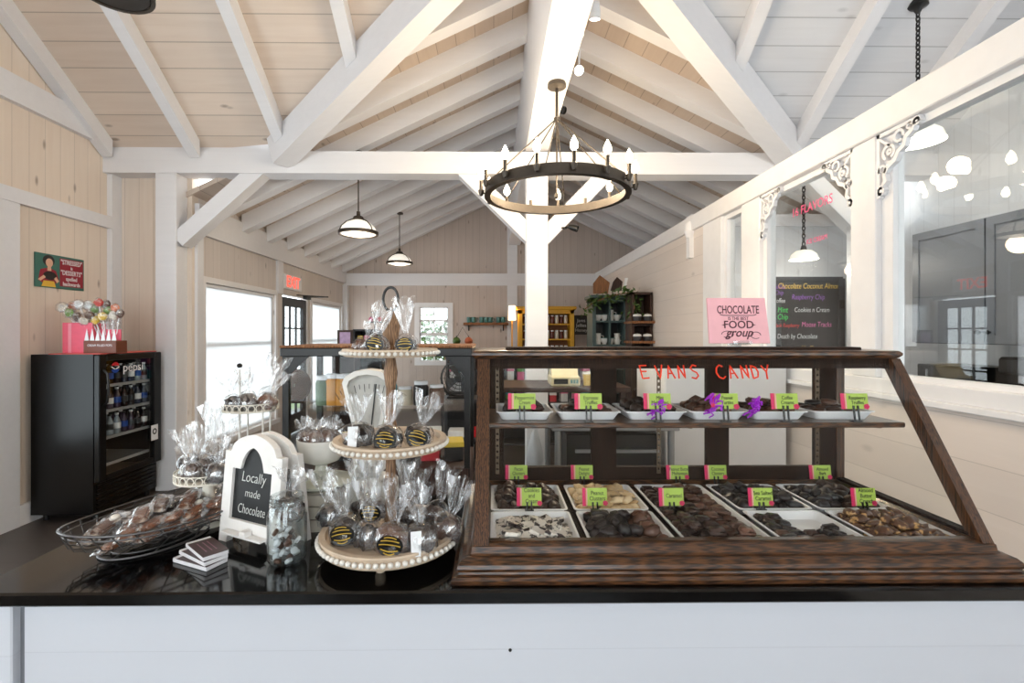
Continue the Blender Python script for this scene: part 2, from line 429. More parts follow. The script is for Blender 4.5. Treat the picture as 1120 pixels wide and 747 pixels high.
# shop left wall
ws = MB(); X2b = X2 - .12
for (a, b, z0, z1) in ((4.92, 5.02, 0, 2.95), (6.62, 6.86, 0, 2.95), (7.80, 7.95, 0, 2.95), (9.5, YF, 0, 2.95), (5.02, 6.62, 2.03, 2.95), (6.86, 7.80, 2.06, 2.95), (7.95, 9.5, 2.03, 2.95), (5.02, 6.62, 0, .35), (7.95, 9.5, 0, .35)):
    ws.box((X2b, a, z0), (X2, b, z1))
struct('wall_shop_left', ws, boards('pickled_pine_shop_side', S(220, 212, 206), S(182, 166, 154), 1, .14, 2, seamw=.012))
for i, (a, b) in enumerate(((5.02, 6.62), (7.95, 9.5))):
    f = MB(); c = (a + b) / 2
    for y0, y1 in ((a, a + .05), (b - .05, b)): f.box((X2 - .10, y0, .35), (X2 - .05, y1, 2.03))
    for z in (.37, 1.38, 2.0): f.box((X2 - .10, a, z - .025), (X2 - .05, b, z + .025))
    o = struct('window_%d' % (i + 2), f, m_white)
    MB().box((X2 - .075, a, .35), (X2 - .07, b, 2.03)).build('pane', m_glass, o)
    bl = MB(); bl.box((X2 - .03, a + .02, .36), (X2 - .027, b - .02, 2.0)); bl.build('roller_shade', m_blind, o)
    MB().cyl((X2 - .03, a + .01, 2.005), (X2 - .03, b - .01, 2.005), .022).build('shade_roller', m_white, o)
    cs = MB()
    for y0, y1 in ((a - .06, a), (b, b + .06)): cs.box((X2, y0, .29), (X2 + .02, y1, 2.09))
    cs.box((X2, a, 2.03), (X2 + .02, b, 2.09)); cs.box((X2, a - .07, .29), (X2 + .05, b + .07, .35))
    cs.build('casing', m_white, o)
# shop door: dark frame, glazed grid
m_dark = plain('dark_door_paint', S(28, 27, 28), .4)
d = MB(); y0, y1 = 6.86, 7.80
d.box((X2 - .07, y0 + .02, .02), (X2 - .02, y0 + .14, 2.03)); d.box((X2 - .07, y1 - .14, .02), (X2 - .02, y1 - .02, 2.03))
d.box((X2 - .07, y0 + .14, .02), (X2 - .02, y1 - .14, .3)); d.box((X2 - .07, y0 + .14, 1.9), (X2 - .02, y1 - .14, 2.03))
for i in (1, 2): yy = y0 + .14 + (y1 - y0 - .28) * i / 3; d.box((X2 - .06, yy - .012, .3), (X2 - .03, yy + .012, 1.9))
for i in range(1, 5): zz = .3 + 1.6 * i / 5; d.box((X2 - .06, y0 + .14, zz - .012), (X2 - .03, y1 - .14, zz + .012))
o = struct('door_1', d, m_dark)
MB().box((X2 - .047, y0 + .14, .3), (X2 - .043, y1 - .14, 1.9)).build('pane', m_glass, o)
MB().box((X2 - .02, y0 + .05, .98), (X2 + .03, y0 + .09, 1.02)).box((X2 + .02, y0 + .05, .98), (X2 + .04, y0 + .17, 1.02)).build('door_handle', m_black, o)
MB().box((X2 + .0, y1 - .2, 2.04), (X2 + .06, y1 - .02, 2.09)).bar((X2 + .03, y1 - .1, 2.08), (X2 + .32, y1 + .02, 2.09), .02, .02).bar((X2 + .32, y1 + .02, 2.09), (X2, y0 + .5, 2.085), .015, .015).build('door_closer', m_black, o)
# end wall with window
we = MB(); a, b = at(459, 345, YF).x, at(490, 345, YF).x; z0, z1 = .95, at(470, 336, YF).z
we.box((X2b, YF, 0), (a, YF + .12, 2.6)); we.box((b, YF, 0), (4.2, YF + .12, 2.6)); we.box((a, YF, 0), (b, YF + .12, z0)); we.box((a, YF, z1), (b, YF + .12, 2.6))
we.prism([(X2b, YF, 2.6), (4.2, YF, 2.6), (3.95, YF, zB(3.95) + .05), (RX, YF, zB(RX) + .05), (X2b, YF, zB(X2b) + .05)], (0, .12, 0))
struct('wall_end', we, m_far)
f = MB()
for x in (a, b): f.box((x - .02, YF + .02, z0), (x + .02, YF + .08, z1))
for i in range(5): z = z0 + (z1 - z0) * i / 4; f.box((a, YF + .02, z - (.018 if i != 2 else .03)), (b, YF + .08, z + (.018 if i != 2 else .03)))
f.box(((a+b)/2 - .012, YF + .03, z0), ((a+b)/2 + .012, YF + .07, z1))
o = struct('window_4', f, m_white)
MB().box((a, YF + .05, z0), (b, YF + .055, z1)).build('pane', m_glass, o)
cs = MB(); cs.box((a - .1, YF - .02, z0 - .08), (a, YF, z1 + .09)).box((b, YF - .02, z0 - .08), (b + .1, YF, z1 + .09)).box((a, YF - .02, z1), (b, YF, z1 + .09)).box((a, YF - .02, z0 - .08), (b, YF, z0))
cs.build('casing', m_white, o)
# kitchen walls, front walls of the counter side
kw = MB()
kw.box((XK, -.6, 0), (XK + .1, .4, 3.1)); kw.box((XK, 2.8, 0), (XK + .1, 5.4, 3.1)); kw.box((XK, .4, 0), (XK + .1, 2.8, .8)); kw.box((XK, .4, 2.9), (XK + .1, 2.8, 3.1)); kw.box((XK, YB, 0), (XK + .1, -.6, 3.1))
kw.prism([(XK, T + .3, 3.1), (XK, T + .3, zA(T + .3) + .1), (XK, 1.0, zA(1) + .05), (XK, YB, zfr(YB) + .05), (XK, YB, 3.1)], (.1, 0, 0))
struct('wall_kitchen_right', kw, boards('white_boards_side', S(225, 227, 230), S(196, 196, 200), 1, .16, 2, knots=.25, dark=.25, seamw=.012))
kb = MB(); kb.box((XP + .12, 5.3, 0), (XK, 5.4, 2.68)); struct('wall_kitchen_back', kb, m_kwall)
trim(MB().box((XP + .12, 5.27, 2.68), (XK, 5.44, 2.81)))
kw2 = MB(); kw2.box((3.95, 5.42, 0), (4.07, YF, 2.9)); struct('wall_shop_right', kw2, m_kwall)
wb = MB()
xs = [-3.84, -3.3, -1.5, -.6, 1.2, 2.1, 3.9, 4.4]
for i in range(0, 8, 2): wb.box((xs[i], YB - .1, 0), (xs[i+1], YB, zfr(YB) + .1))
for i in range(1, 7, 2): wb.box((xs[i], YB - .1, 0), (xs[i+1], YB, .4)); wb.box((xs[i], YB - .1, 3.0), (xs[i+1], YB, zfr(YB) + .1))
struct('wall_front', wb, m_wall)
for i in range(1, 7, 2):
    f = MB(); a, b = xs[i], xs[i+1]; c = (a + b) / 2
    for x in (a + .03, c, b - .03): f.box((x - .03, YB - .08, .4), (x + .03, YB - .03, 3.0))
    for z in (.43, 1.7, 2.97): f.box((a, YB - .08, z - .03), (b, YB - .03, z + .03))
    o = struct('window_%d' % (5 + i // 2), f, m_white)
    MB().box((a, YB - .06, .4), (b, YB - .055, 3.0)).build('pane', m_glass, o)

# roof
up = (0, 0, .05)
def P3(x, y, z): return (x, y, z)
struct('ceiling_front_left', MB().prism([(XL - .12, T + .15, zA(T + .15)), (-2.04, T, zA(T)), (RX, yv(RX), zA(yv(RX))), (RX, 1.0, zA(1.0)), (XL - .12, 1.0, zA(1.0))], up), m_ceil_front)
struct('ceiling_front_right', MB().prism([(XK + .12, T + .35, zA(T + .35)), (2.88, T, zA(T)), (RX, yv(RX), zA(yv(RX))), (RX, 1.0, zA(1.0)), (XK + .12, 1.0, zA(1.0))], up), m_ceil_white)
struct('ceiling_rear', MB().prism([(XL - .12, YB - .15, zfr(YB - .15)), (XL - .12, 1.0, zA(1.0)), (XK + .12, 1.0, zA(1.0)), (XK + .12, YB - .15, zfr(YB - .15))], up), m_ceil_front)
struct('ceiling_shop_left', MB().prism([(X2 - .2, T + .15, zB(X2 - .2)), (-2.3, T + .15, zB(-2.3)), (-2.04, T, zB(-2.04)), (RX, yv(RX), zB(RX)), (RX, YF + .12, zB(RX)), (X2 - .2, YF + .12, zB(X2 - .2))], up), m_ceil_shop)
struct('ceiling_shop_right', MB().prism([(4.1, T + .15, zB(4.1)), (3.2, T + .15, zB(3.2)), (2.88, T, zB(2.88)), (RX, yv(RX), zB(RX)), (RX, YF + .12, zB(RX)), (4.1, YF + .12, zB(4.1))], up), m_ceil_shop)
# rafters on the front slope
def rafA(x, w=.1, h=.16):
    y1 = T - .02
    if abs(x - RX) < 2.44: y1 = yv(x) + .02
    trim(MB().hull6([(x - w/2, y1, zA(y1) - h), (x + w/2, y1, zA(y1) - h), (x + w/2, y1, zA(y1) + .01), (x - w/2, y1, zA(y1) + .01)],
                    [(x - w/2, 1.0, zA(1) - h), (x + w/2, 1.0, zA(1) - h), (x + w/2, 1.0, zA(1) + .01), (x - w/2, 1.0, zA(1) + .01)]))
for x in (-3.66, -2.84, -1.98, -1.15, -.3, 1.15, 2.0, 2.87, 3.75): rafA(x)
# valley rafters
for sg in (-1, 1):
    x0 = RX + sg * 2.46; x1 = RX + sg * .05
    a = V((x0, T - .02, zB(x0))); b = V((x1, yv(x1), zB(x1))); dn = V((0, 0, -.11))
    trim(MB().bar(a + dn, b + dn, .19, .27))
# rafters on the shop roof
kk = 0
while True:
    y = 3.27 + .62 * kk; kk += 1
    if y > YF - .1: break
    for sg in (-1, 1):
        xe = 3.36
        if y < T: xe = (1.18 - .7 * (T - y)) / .48 - .02
        if xe < .2: continue
        hh = .20; w = .068
        xa, xb = RX + sg * .06, RX + sg * xe
        pts = [(xa, y - w, zB(xa) + .01), (xb, y - w, zB(xb) + .01), (xb, y - w, zB(xb) - hh), (xa, y - w, zB(xa) - hh)]
        trim(MB().prism(pts, (0, 2 * w, 0)))
# ridge beam, tie beam, plates
trim(MB().box((RX - .11, 2.3, 3.27), (RX + .11, YF, 4.42)))
trim(MB().box((XL, T, 3.035), (XK, T + .2, 3.246)))
trim(MB().box((XL, T + .04, 3.246), (-2.04, T + .14, 3.37))); trim(MB().box((2.88, T + .04, 3.246), (XK, T + .14, 3.37)))
trim(MB().box((X2 - .14, 4.86, 2.50), (X2 + .05, YF, 2.80)))          # shop left plate
trim(MB().box((X2, YF - .05, 2.46), (3.9, YF, 2.70)))                  # end wall plate
trim(MB().box((.27, YF - .04, 0), (.47, YF, 2.46))); trim(MB().box((.27, YF - .04, 2.70), (.47, YF, 4.3)))
trim(MB().box((X2, YF - .12, 0), (X2 + .10, YF, 2.46)))
trim(MB().box((X2, 6.66, 2.06), (X2 + .035, 6.82, 2.5)))
# left wall rails and posts
trim(MB().box((X2, 4.86, 0), (X2 + .03, 4.96, 2.5)))
trim(MB().box((XL, 1.0, 3.28), (XL + .05, T + .1, 3.49)))
trim(MB().box((XL, -2.4, 2.51), (XL + .05, 4.70, 2.62)))
pr = atx(22, 300, XL + .04).y; trim(MB().box((XL, pr - .18, 0), (XL + .04, pr, 2.51)))
trim(MB().box((XL, 4.70, 0), (XL + .05, 4.82, 3.3)))
bs = MB().box((XL, pr - .3, 0), (XL + .035, 4.7, .16)); o = struct('baseboard_left', bs, m_white)
# timber posts and braces
pw = .105
cx = at(587.5, 300, T).x
trim(MB().box((cx - pw, T, 0), (cx + pw, T + .2, 3.035), .006))
lx = at(181, 300, T).x
trim(MB().box((lx - pw * .95, T, 0), (lx + pw * .95, T + .2, 3.035), .006))
def brace(p, q, w=.15):
    trim(MB().bar(p, q, .14, w, up=(0, 1, 0)))
def br(px0, py0, px1, py1, w=.15, y=T + .1):
    brace(at(px0, py0, y), at(px1, py1, y), w)
def flatbrace(a, b, w):
    a = V(a); b = V(b); d = (b - a).normalized(); n = V((-d.z, 0, d.x)) * w / 2; y0, y1 = T + .02, T + .17
    trim(MB().prism([(a + n)[:], (b + n)[:], (b - n)[:], (a - n)[:]], (0, y1 - y0, 0)))
def fb(px0, py0, px1, py1, w=.15):
    a = at(px0, py0, T); b = at(px1, py1, T); a.y = b.y = T + .02; flatbrace(a, b, w)
fb(192, 262, 284, 180); fb(592, 268, 503, 180); fb(586, 268, 672, 180); fb(966, 268, 880, 182)
trim(MB().box((3.5, T, 0), (3.7, T + .12, 3.035)))

# ------------------------------------------------------------------ partition with leaded windows
def yp(px): return atx(px, 300, XP).y
PT, PBm = 2.71, 2.555
struct('wall_partition_shop', MB().box((XP, yp(774), 0), (XP + .11, YF, PBm)), m_part)
struct('wall_partition_low', MB().box((XP, YB, 0), (XP + .11, yp(774), 1.16)), m_part)
trim(MB().box((XP - .03, YB, PBm), (XP + .15, YF, PT), .006), m_white)
trim(MB().box((XP - .035, YB, 1.16), (XP + .14, yp(774) - .02, 1.19), .004).box((XP - .015, YB, 1.19), (XP + .12, yp(774) - .02, 1.265), .004), m_white)
posts = [(yp(790), yp(770)), (yp(832), yp(812)), (yp(960), yp(934))]
for a, b in posts: trim(MB().box((XP - .012, a, 1.265), (XP + .12, b, PBm), .005), m_white)
ends = [posts[0][0], posts[1][1], posts[1][0], posts[2][1], posts[2][0], -1.2]
for i in range(3):
    b, a = ends[2 * i], ends[2 * i + 1]
    if a > b: a, b = b, a
    f = MB(); fw = .05 if i < 2 else .075
    f.box((XP + .02, a, 1.265), (XP + .08, a + fw, PBm)).box((XP + .02, b - fw, 1.265), (XP + .08, b, PBm)).box((XP + .02, a + fw, PBm - .04), (XP + .08, b - fw, PBm)).box((XP + .02, a + fw, 1.265), (XP + .08, b - fw, 1.29))
    o = struct('window_%d' % (8 + i), f, m_white)
    MB().box((XP + .047, a + fw, 1.29), (XP + .053, b - fw, PBm - .04)).build('pane', m_glass, o)
# knob finial where the post meets the rail
fy = yp(757)
fin = MB().lathe([(0, 0), (.04, .01), (.05, .05), (.062, .075), (.05, .10), (.058, .13), (.045, .165), (.02, .185), (0, .19)], (XP - .02, fy, 2.48), 16)
trim(MB().box((XP - .045, fy - .04, 2.28), (XP, fy + .04, 2.5)), m_white)
fin.build('post_finial', m_white, smooth=True); fo = bpy.data.objects['post_finial']; fo['kind'] = 'structure'

# fretwork corner brackets, cut in the plane of the partition
def arc(cx, cy, r, a0, a1, n=14): return [(cx + r * math.cos(math.radians(a0 + (a1 - a0) * i / n)), cy + r * math.sin(math.radians(a0 + (a1 - a0) * i / n))) for i in range(n + 1)]
def bracket(yc, zc, sgn, size, label):
    """corner at (yc, zc); sgn +1: arm runs to larger y"""
    t0, t1 = XP - .006, XP + .02
    fn = lambda a, b, t: (t, yc + sgn * a * size, zc - b * size)
    t = thing('fretwork_bracket', label, 'bracket', (XP, yc, zc), group='fretwork brackets in the partition corners')
    m = MB()
    m.strip([(0, .035), (.95, .035)], .07, fn, t0, t1); m.strip([(.035, 0), (.035, 1.25)], .07, fn, t0, t1)
    m.strip([(.07, 1.2), (.10, 1.05), (.2, .95), (.17, .8), (.28, .68), (.42, .62), (.5, .48), (.62, .42), (.66, .28), (.8, .2), (.84, .1), (.98, .07)], .085, fn, t0, t1)
    m.build('bracket_outline', m_white, t)
    for pts_, w__ in ((arc(.28, .42, .13, 120, 420), .06), (arc(.3, .42, .045, 0, 360), .05), (arc(.52, .2, .1, 60, 380), .05), ([(.07, .1), (.2, .22), (.32, .3)], .05), (arc(.13, .72, .08, 150, 420), .045), (arc(.75, .11, .05, 0, 360), .035), (arc(.10, 1.12, .06, 0, 360), .05), (arc(.9, .09, .05, 0, 360), .05)):
        MB().strip(pts_, w__, fn, t0, t1).build('scroll', m_white, t)
bracket(posts[1][0], PBm, -1, .27, 'white scrolled fretwork bracket in upper corner beside the pink card window')
bracket(posts[2][1], PBm, 1, .27, 'white scrolled fretwork bracket meeting the wide post over the pink window writing')
bracket(posts[2][0], PBm, -1, .27, 'large white scrolled fretwork bracket in the corner of the cabinet-side window')

# ================================================================== LIGHTS THAT HANG IN THE ROOM
def lamp(name, loc, power, col, r=.03, parent=None):
    d = bpy.data.lights.new(name, 'POINT'); d.energy = power; d.color = col; d.shadow_soft_size = r
    o = bpy.data.objects.new(name, d); COL.objects.link(o)
    o.location = V(loc) if parent is None else WM[parent.name].inverted() @ V(loc)
    if parent is not None: o.parent = parent
    return o
WARM = (1.0, .80, .55)
m_bulb = emis('warm_bulb', (1.0, .86, .62), 22)
m_opal = None
def opal():
    m, t, b = nt('opal_glass'); b.inputs['Base Color'].default_value = (.93, .92, .88, 1); b.inputs['Roughness'].default_value = .25
    b.inputs['Emission Color'].default_value = (1, .93, .8, 1); b.inputs['Emission Strength'].default_value = .55; return m
m_opal = opal()
# wagon-wheel chandelier
cy = 3.42; cc = at(609, 208, cy); cxx = cc.x; rz = 2.50; R = .50
ch = thing('chandelier', 'round dark iron wagon-wheel chandelier with candle bulbs, hanging from the ridge beam', 'chandelier', (cxx, cy, 3.27))
hub = at(607, 131, cy).z
MB().lathe([(0, 0), (.062, 0), (.066, -.01), (.066, -.03), (.05, -.038), (0, -.038)], (cxx, cy, 3.27), 24).build('canopy', m_iron, ch, True)
MB().cyl((cxx, cy, 3.24), (cxx, cy, hub), .011).lathe([(.012, 0), (.022, -.008), (.022, -.03), (.012, -.04)], (cxx, cy, hub + .02), 12).build('stem', m_iron, ch, True)
MB().cyl((cxx, cy, hub), (cxx, cy, rz - .02), .006).lathe([(0, -.03), (.014, -.02), (.016, 0), (.006, .02)], (cxx, cy, rz - .02), 12).build('centre_rod', m_iron, ch, True)
MB().lathe([(R - .006, -.03), (R + .008, -.03), (R + .008, .035), (R - .006, .035), (R - .006, -.03)], (cxx, cy, rz), 72, cap=False).lathe([(R - .03, -.034), (R + .012, -.034), (R + .012, -.028), (R - .03, -.028), (R - .03, -.034)], (cxx, cy, rz), 72, cap=False).build('ring', m_iron, ch, True)
for i in range(6):
    a = 2 * PI * (i + .25) / 6
    MB().cyl((cxx + .015 * math.cos(a), cy + .015 * math.sin(a), hub - .005), (cxx + R * math.cos(a), cy + R * math.sin(a), rz + .03), .0045, n=6).build('support_rod', m_iron, ch)
m_sleeve = plain('candle_sleeve', S(120, 105, 85), .5, .3)
for i in range(15):
    a = 2 * PI * (i + .4) / 15; x, y = cxx + (R + .035) * math.cos(a), cy + (R + .035) * math.sin(a)
    a2 = (cxx + R * math.cos(a), cy + R * math.sin(a), rz - .005)
    c = MB().lathe([(0, -.055), (.012, -.05), (.018, -.03), (.022, -.012), (.017, -.008), (.012, -.008), (.012, .06), (.0, .06)], (x, y, rz + .03), 10).cyl(a2, (x, y, rz), .006, n=6).build('candle_socket', m_iron, ch, True)
    MB().lathe([(0, .06), (.012, .066), (.024, .085), (.024, .105), (.014, .13), (.004, .15), (0, .155)], (x, y, rz + .03), 10).build('bulb', m_bulb, c, True)
for i in range(5):
    a = 2 * PI * i / 5; lamp('chandelier_glow', (cxx + .44 * math.cos(a), cy + .44 * math.sin(a), rz + .2), 15, WARM, .06, ch)

def pendant(px, pyb, y, ztop, label, R=.2, group=None, name='dome_pendant_lamp', p=9):
    c = at(px, pyb, y); x = c.x; z = c.z
    t = thing(name, label, 'pendant lamp', (x, y, ztop), group=group)
    MB().lathe([(0, 0), (.055, 0), (.058, -.02), (0, -.024)], (x, y, ztop), 16).build('canopy', m_iron, t, True)
    h = R * .78
    MB().cyl((x, y, z + h + .06), (x, y, ztop - .02), .007, n=8).build('rod', m_iron, t, True)
    MB().lathe([(.0, h + .10), (.018, h + .09), (.02, h + .05), (.05, h + .035), (.06, h + .01), (.058, h - .005), (0, h - .005)], (x, y, z), 16).build('cap', m_iron, t, True)
    MB().lathe([(.05, h), (R * .6, h * .82), (R * .85, h * .52), (R * .96, h * .2), (R * .965, .02)], (x, y, z), 32, cap=False).build('shade', m_opal, t, True)
    b = MB().lathe([(R * .95, .0), (R * 1.03, .0), (R * 1.03, .035), (R * .95, .035), (R * .95, 0)], (x, y, z), 32, cap=False)
    for i in range(3):
        a = 2 * PI * (i + .25) / 3 - PI / 2 + PI / 6
        b.tube([(x + math.cos(a) * r_, y + math.sin(a) * r_, z + q) for r_, q in ((R * 1.02, .03), (R * .99, h * .2), (R * .88, h * .52), (R * .62, h * .84), (.055, h + .01))], .006, n=5)
    b.build('band', m_iron, t, True)
    MB().lathe([(0, .01), (R * .94, .012), (R * .9, -.012), (R * .5, -.03), (0, -.036)], (x, y, z + .02), 24).build('diffuser', m_opal, t, True)
    lamp('pendant_glow', (x, y, z - .08), p, WARM, .1, t)
    return t
pendant(392, 257, 5.13, zB(at(392, 250, 5.13).x) - .195, 'opal dome pendant lamp hanging nearer the tie beam, over the first blind', .2)
pendant(437, 289, 7.61, zB(at(437, 285, 7.61).x) - .195, 'opal dome pendant lamp hanging deeper in the shop, by the end wall', .2)
# dome lamp on a chain in the kitchen
def chain(p0, p1, r, parent, lk=.05):
    p0 = V(p0); p1 = V(p1); L = (p1 - p0).length; n = int(L / (lk * .72)); d = (p1 - p0) / n; m = MB()
    for i in range(n):
        c = p0 + d * (i + .5); ax = V((1, 0, 0)) if i % 2 else V((0, 1, 0))
        m.tube([c + V((0, 0, 1)) * math.sin(a) * lk / 2 + ax * math.cos(a) * lk * .27 for a in [2 * PI * j / 10 for j in range(10)]], r, True, 5)
    m.build('chain', m_black, parent, True)
def domelamp(px, py, y, label, ztop, R=.17, off=0, pc=None, p=8):
    b = at(px, py, y); x, z = b.x, b.z
    t = thing('chain_hung_lamp', label, 'pendant lamp', (x, y, ztop))
    MB().lathe([(0, .03), (.06, .02), (.066, -.02), (.03, -.04), (.015, -.07), (0, -.07)], (x, y, ztop), 20).build('canopy', m_black, t, True)
    chain((x, y, ztop - .06), (x, y, z + R * .75 + .04), .006, t)
    MB().lathe([(0, R*.75 + .05), (.02, R*.75 + .04), (.03, R*.75)], (x, y, z), 12).build('cap', m_black, t, True)
    MB().lathe([(.02, R * .75), (R * .55, R * .66), (R * .85, R * .4), (R, .0), (R * .98, 0)], (x, y, z), 32, cap=False).build('shade', m_opal, t, True)
    lamp('kitchen_glow', (x, y, z - .05), p, (1, .93, .82), .1, t)
yk = 3.66
domelamp(1004, 156, yk, 'white dome lamp on a black chain beyond the partition, near the wide beam', zA(yk) - .0, p=14)
domelamp(879, 284, 4.75, 'white dome lamp hanging in front of the menu blackboard', 3.035, .13, p=8)
# small ceiling spotlights
m_spot = emis('spotlight_lens', (1, .95, .85), 40)
m_spoth = plain('spotlight_housing', S(225, 225, 225), .4)
def spot(px, py, y, label, mat, lens, aim, top, power=0):
    p = at(px, py, y); aim = V(aim).normalized()
    t = thing('spotlight', label, 'spotlight', top)
    MB().cyl(top, p, .008, n=6).lathe([(0, 0), (.03, 0), (.03, .012)], V(top) - V((0, 0, .012)), 12).build('bracket', mat, t, True)
    h = MB().lathe([(0, -.05), (.022, -.045), (.03, -.01), (.034, .045), (.03, .045), (.027, .03)], p, 16, ax=aim, cap=False).build('housing', mat, t, True)
    MB().lathe([(0, .032), (.027, .032)], p, 16, ax=aim, cap=False).build('lens', lens, h)
    if power:
        d = bpy.data.lights.new('spotlight_beam', 'SPOT'); d.energy = power; d.color = (1, .88, .7); d.spot_size = 1.6; d.shadow_soft_size = .03
        o = bpy.data.objects.new('spotlight_beam', d); COL.objects.link(o); o.parent = t
        mm = V((0, 0, -1)).rotation_difference(aim).to_matrix().to_4x4(); o.matrix_basis = WM[t.name].inverted() @ Matrix.Translation(p + aim * .06) @ mm
q = at(633, 76, 3.35); spot(633, 76, 3.35, 'bright white spotlight on the slope beside the chandelier canopy', m_spoth, m_spot, (-.1, -.8, -.6), (q.x + .02, 3.42, 3.62), 35)
q = at(651, 12, 2.9); spot(651, 12, 2.9, 'dim white spotlight higher up the slope than the glaring one', m_spoth, m_spot, (0, .3, -1), (q.x + .02, 2.95, 3.75), 25)
m_off = plain('spotlight_dark_lens', S(40, 40, 42), .2)
q = at(612, 118, 4.3); spot(613, 120, 4.3, 'small black spotlight on the ridge beam side behind the chandelier stem', m_black, m_off, (.6, -.6, -.4), (RX + .11, 4.36, 3.45))
q = at(625, 251, T + .02); spot(627, 249, T - .04, 'small black spotlight mounted on the brace below the chandelier ring', m_black, m_off, (.8, -.3, -.3), (q.x - .07, T + .02, q.z + .02))
# edge of an overhead chain lamp rim at the very top of the frame
# (its bottom rim only)
p = at(124, -9, 2.6)
t = thing('overhead_lamp', 'black ringed lamp whose rim just shows at the top edge over the plank ceiling', 'pendant lamp', (p.x, 2.6, 4.4))
MB().lathe([(.165, 0), (.185, 0), (.185, .03), (.165, .03), (.165, 0)], (p.x, 2.6, p.z), 32, cap=False).build('band', m_iron, t, True)
MB().lathe([(0, .16), (.05, .155), (.12, .12), (.16, .06), (.17, .02)], (p.x, 2.6, p.z), 32, cap=False).build('shade', m_black, t, True)
MB().lathe([(0, .0), (.16, .004), (.165, .012)], (p.x, 2.6, p.z), 24, cap=False).build('diffuser', m_black, t, True)
MB().cyl((p.x, 2.6, p.z + .15), (p.x, 2.6, zA(2.6) - .01), .008).build('rod', m_iron, t, True)

# ================================================================== COUNTER
ct = .95
m_granite = plain('black_granite', S(7, 7, 8), .09, var=.35, scale=600, spec=.5)
cw = thing('service_counter', 'white boarded service counter carrying the black stone slab', 'counter', (.4, 1.35, 0))
MB().box((-1.03, 1.075, .0), (1.215, 1.62, ct - .032)).build('panel', m_counterw, cw)
MB().box((-1.115, 1.062, 0), (-1.046, 1.64, ct - .032), .003).build('corner_post', m_counterw, cw); MB().box((-1.046, 1.082, 0), (-1.03, 1.6, ct - .032)).build('shadow_gap_strip', plain('grey_strip', S(120, 122, 128), .6), cw)
kn = at(558, 711, 1.075); MB().lathe([(0, 0), (.004, 0), (.003, -.002), (0, -.002)], kn, 10, ax=(0, 1, 0)).build('bumper', m_black, cw)
cwt = MB().box((-1.125, 1.035, ct - .030), (1.235, 1.66, ct), .004).build('worktop', m_granite)
tag(recentre(cwt), 'long polished black stone worktop on the white counter', 'countertop')

# ================================================================== DISPLAY CASE
X0, X1, Y0, Y1 = -.045, 1.145, 1.10, 1.60
CT = 1.452; YT = 1.345       # top height, front of the top
dc = thing('display_case', 'dark oak candy display case with slanting glass front', 'display case', (.55, 1.35, ct))
MB().sweep_rect([(-.06, ct), (.043, ct), (.047, ct + .004), (.048, ct + .012), (.044, ct + .018), (.034, ct + .020), (.032, ct + .024), (.034, ct + .026), (.036, ct + .032), (.034, ct + .040), (.027, ct + .047), (.018, ct + .050), (.010, ct + .051), (.006, ct + .054), (.004, ct + .068), (-.004, ct + .072), (-.014, ct + .074), (-.03, ct + .074), (-.06, ct + .04)], X0, X1, Y0, Y1).build('base_moulding', m_oak, dc)
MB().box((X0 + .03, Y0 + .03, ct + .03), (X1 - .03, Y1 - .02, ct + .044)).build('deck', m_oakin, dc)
# top board with rounded nosing
MB().sweep_rect([(-.1, CT - .022), (.004, CT - .022), (.010, CT - .019), (.016, CT - .012), (.016, CT - .006), (.010, CT), (0, CT + .002), (-.1, CT + .002)], X0, X1 - .02, YT + .01, Y1).box((X0 + .05, YT + .08, CT - .02), (X1 - .06, Y1 - .06, CT + .001)).build('top_board', m_oak, dc)
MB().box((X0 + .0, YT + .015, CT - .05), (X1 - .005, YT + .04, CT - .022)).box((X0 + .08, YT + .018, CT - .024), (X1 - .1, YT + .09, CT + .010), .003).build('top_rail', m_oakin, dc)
# slanted end members
zb = ct + .07; zt = CT - .022
def slant(z): return Y0 + (YT + .012 - Y0) * (z - zb) / (zt - zb)
for x in (X0, X1 - .026):
    wdt = .026 if x > 0 else .034
    MB().prism([(x, Y0 - .004, zb), (x, Y0 + .032, zb), (x, YT + .05, zt), (x, YT + .008, zt)], (wdt, 0, 0)).build('corner_post', m_oakz, dc)
for x in (X0, X1 - .026): MB().box((x, Y1 - .03, zb - .02), (x + .026, Y1, zt)).build('corner_post', m_oakz, dc)
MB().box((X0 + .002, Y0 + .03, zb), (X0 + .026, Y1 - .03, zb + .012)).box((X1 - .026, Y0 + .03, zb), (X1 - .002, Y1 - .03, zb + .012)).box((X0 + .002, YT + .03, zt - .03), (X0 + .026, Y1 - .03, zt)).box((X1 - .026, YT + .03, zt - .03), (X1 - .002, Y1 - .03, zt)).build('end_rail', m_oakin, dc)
e = .002
MB().prism([(X0 + .03, slant(zb) + .004, zb), (X1 - .03, slant(zb) + .004, zb), (X1 - .03, slant(zt) + .004, zt), (X0 + .03, slant(zt) + .004, zt)], (0, e, 0)).build('front_glass', m_case_glass, dc)
for x in (X0 + .012, X1 - .014): MB().prism([(x, Y0 + .03, zb), (x, Y1 - .02, zb), (x, Y1 - .02, zt), (x, YT + .05, zt)], (e, 0, 0)).build('side_glass', m_case_glass, dc)
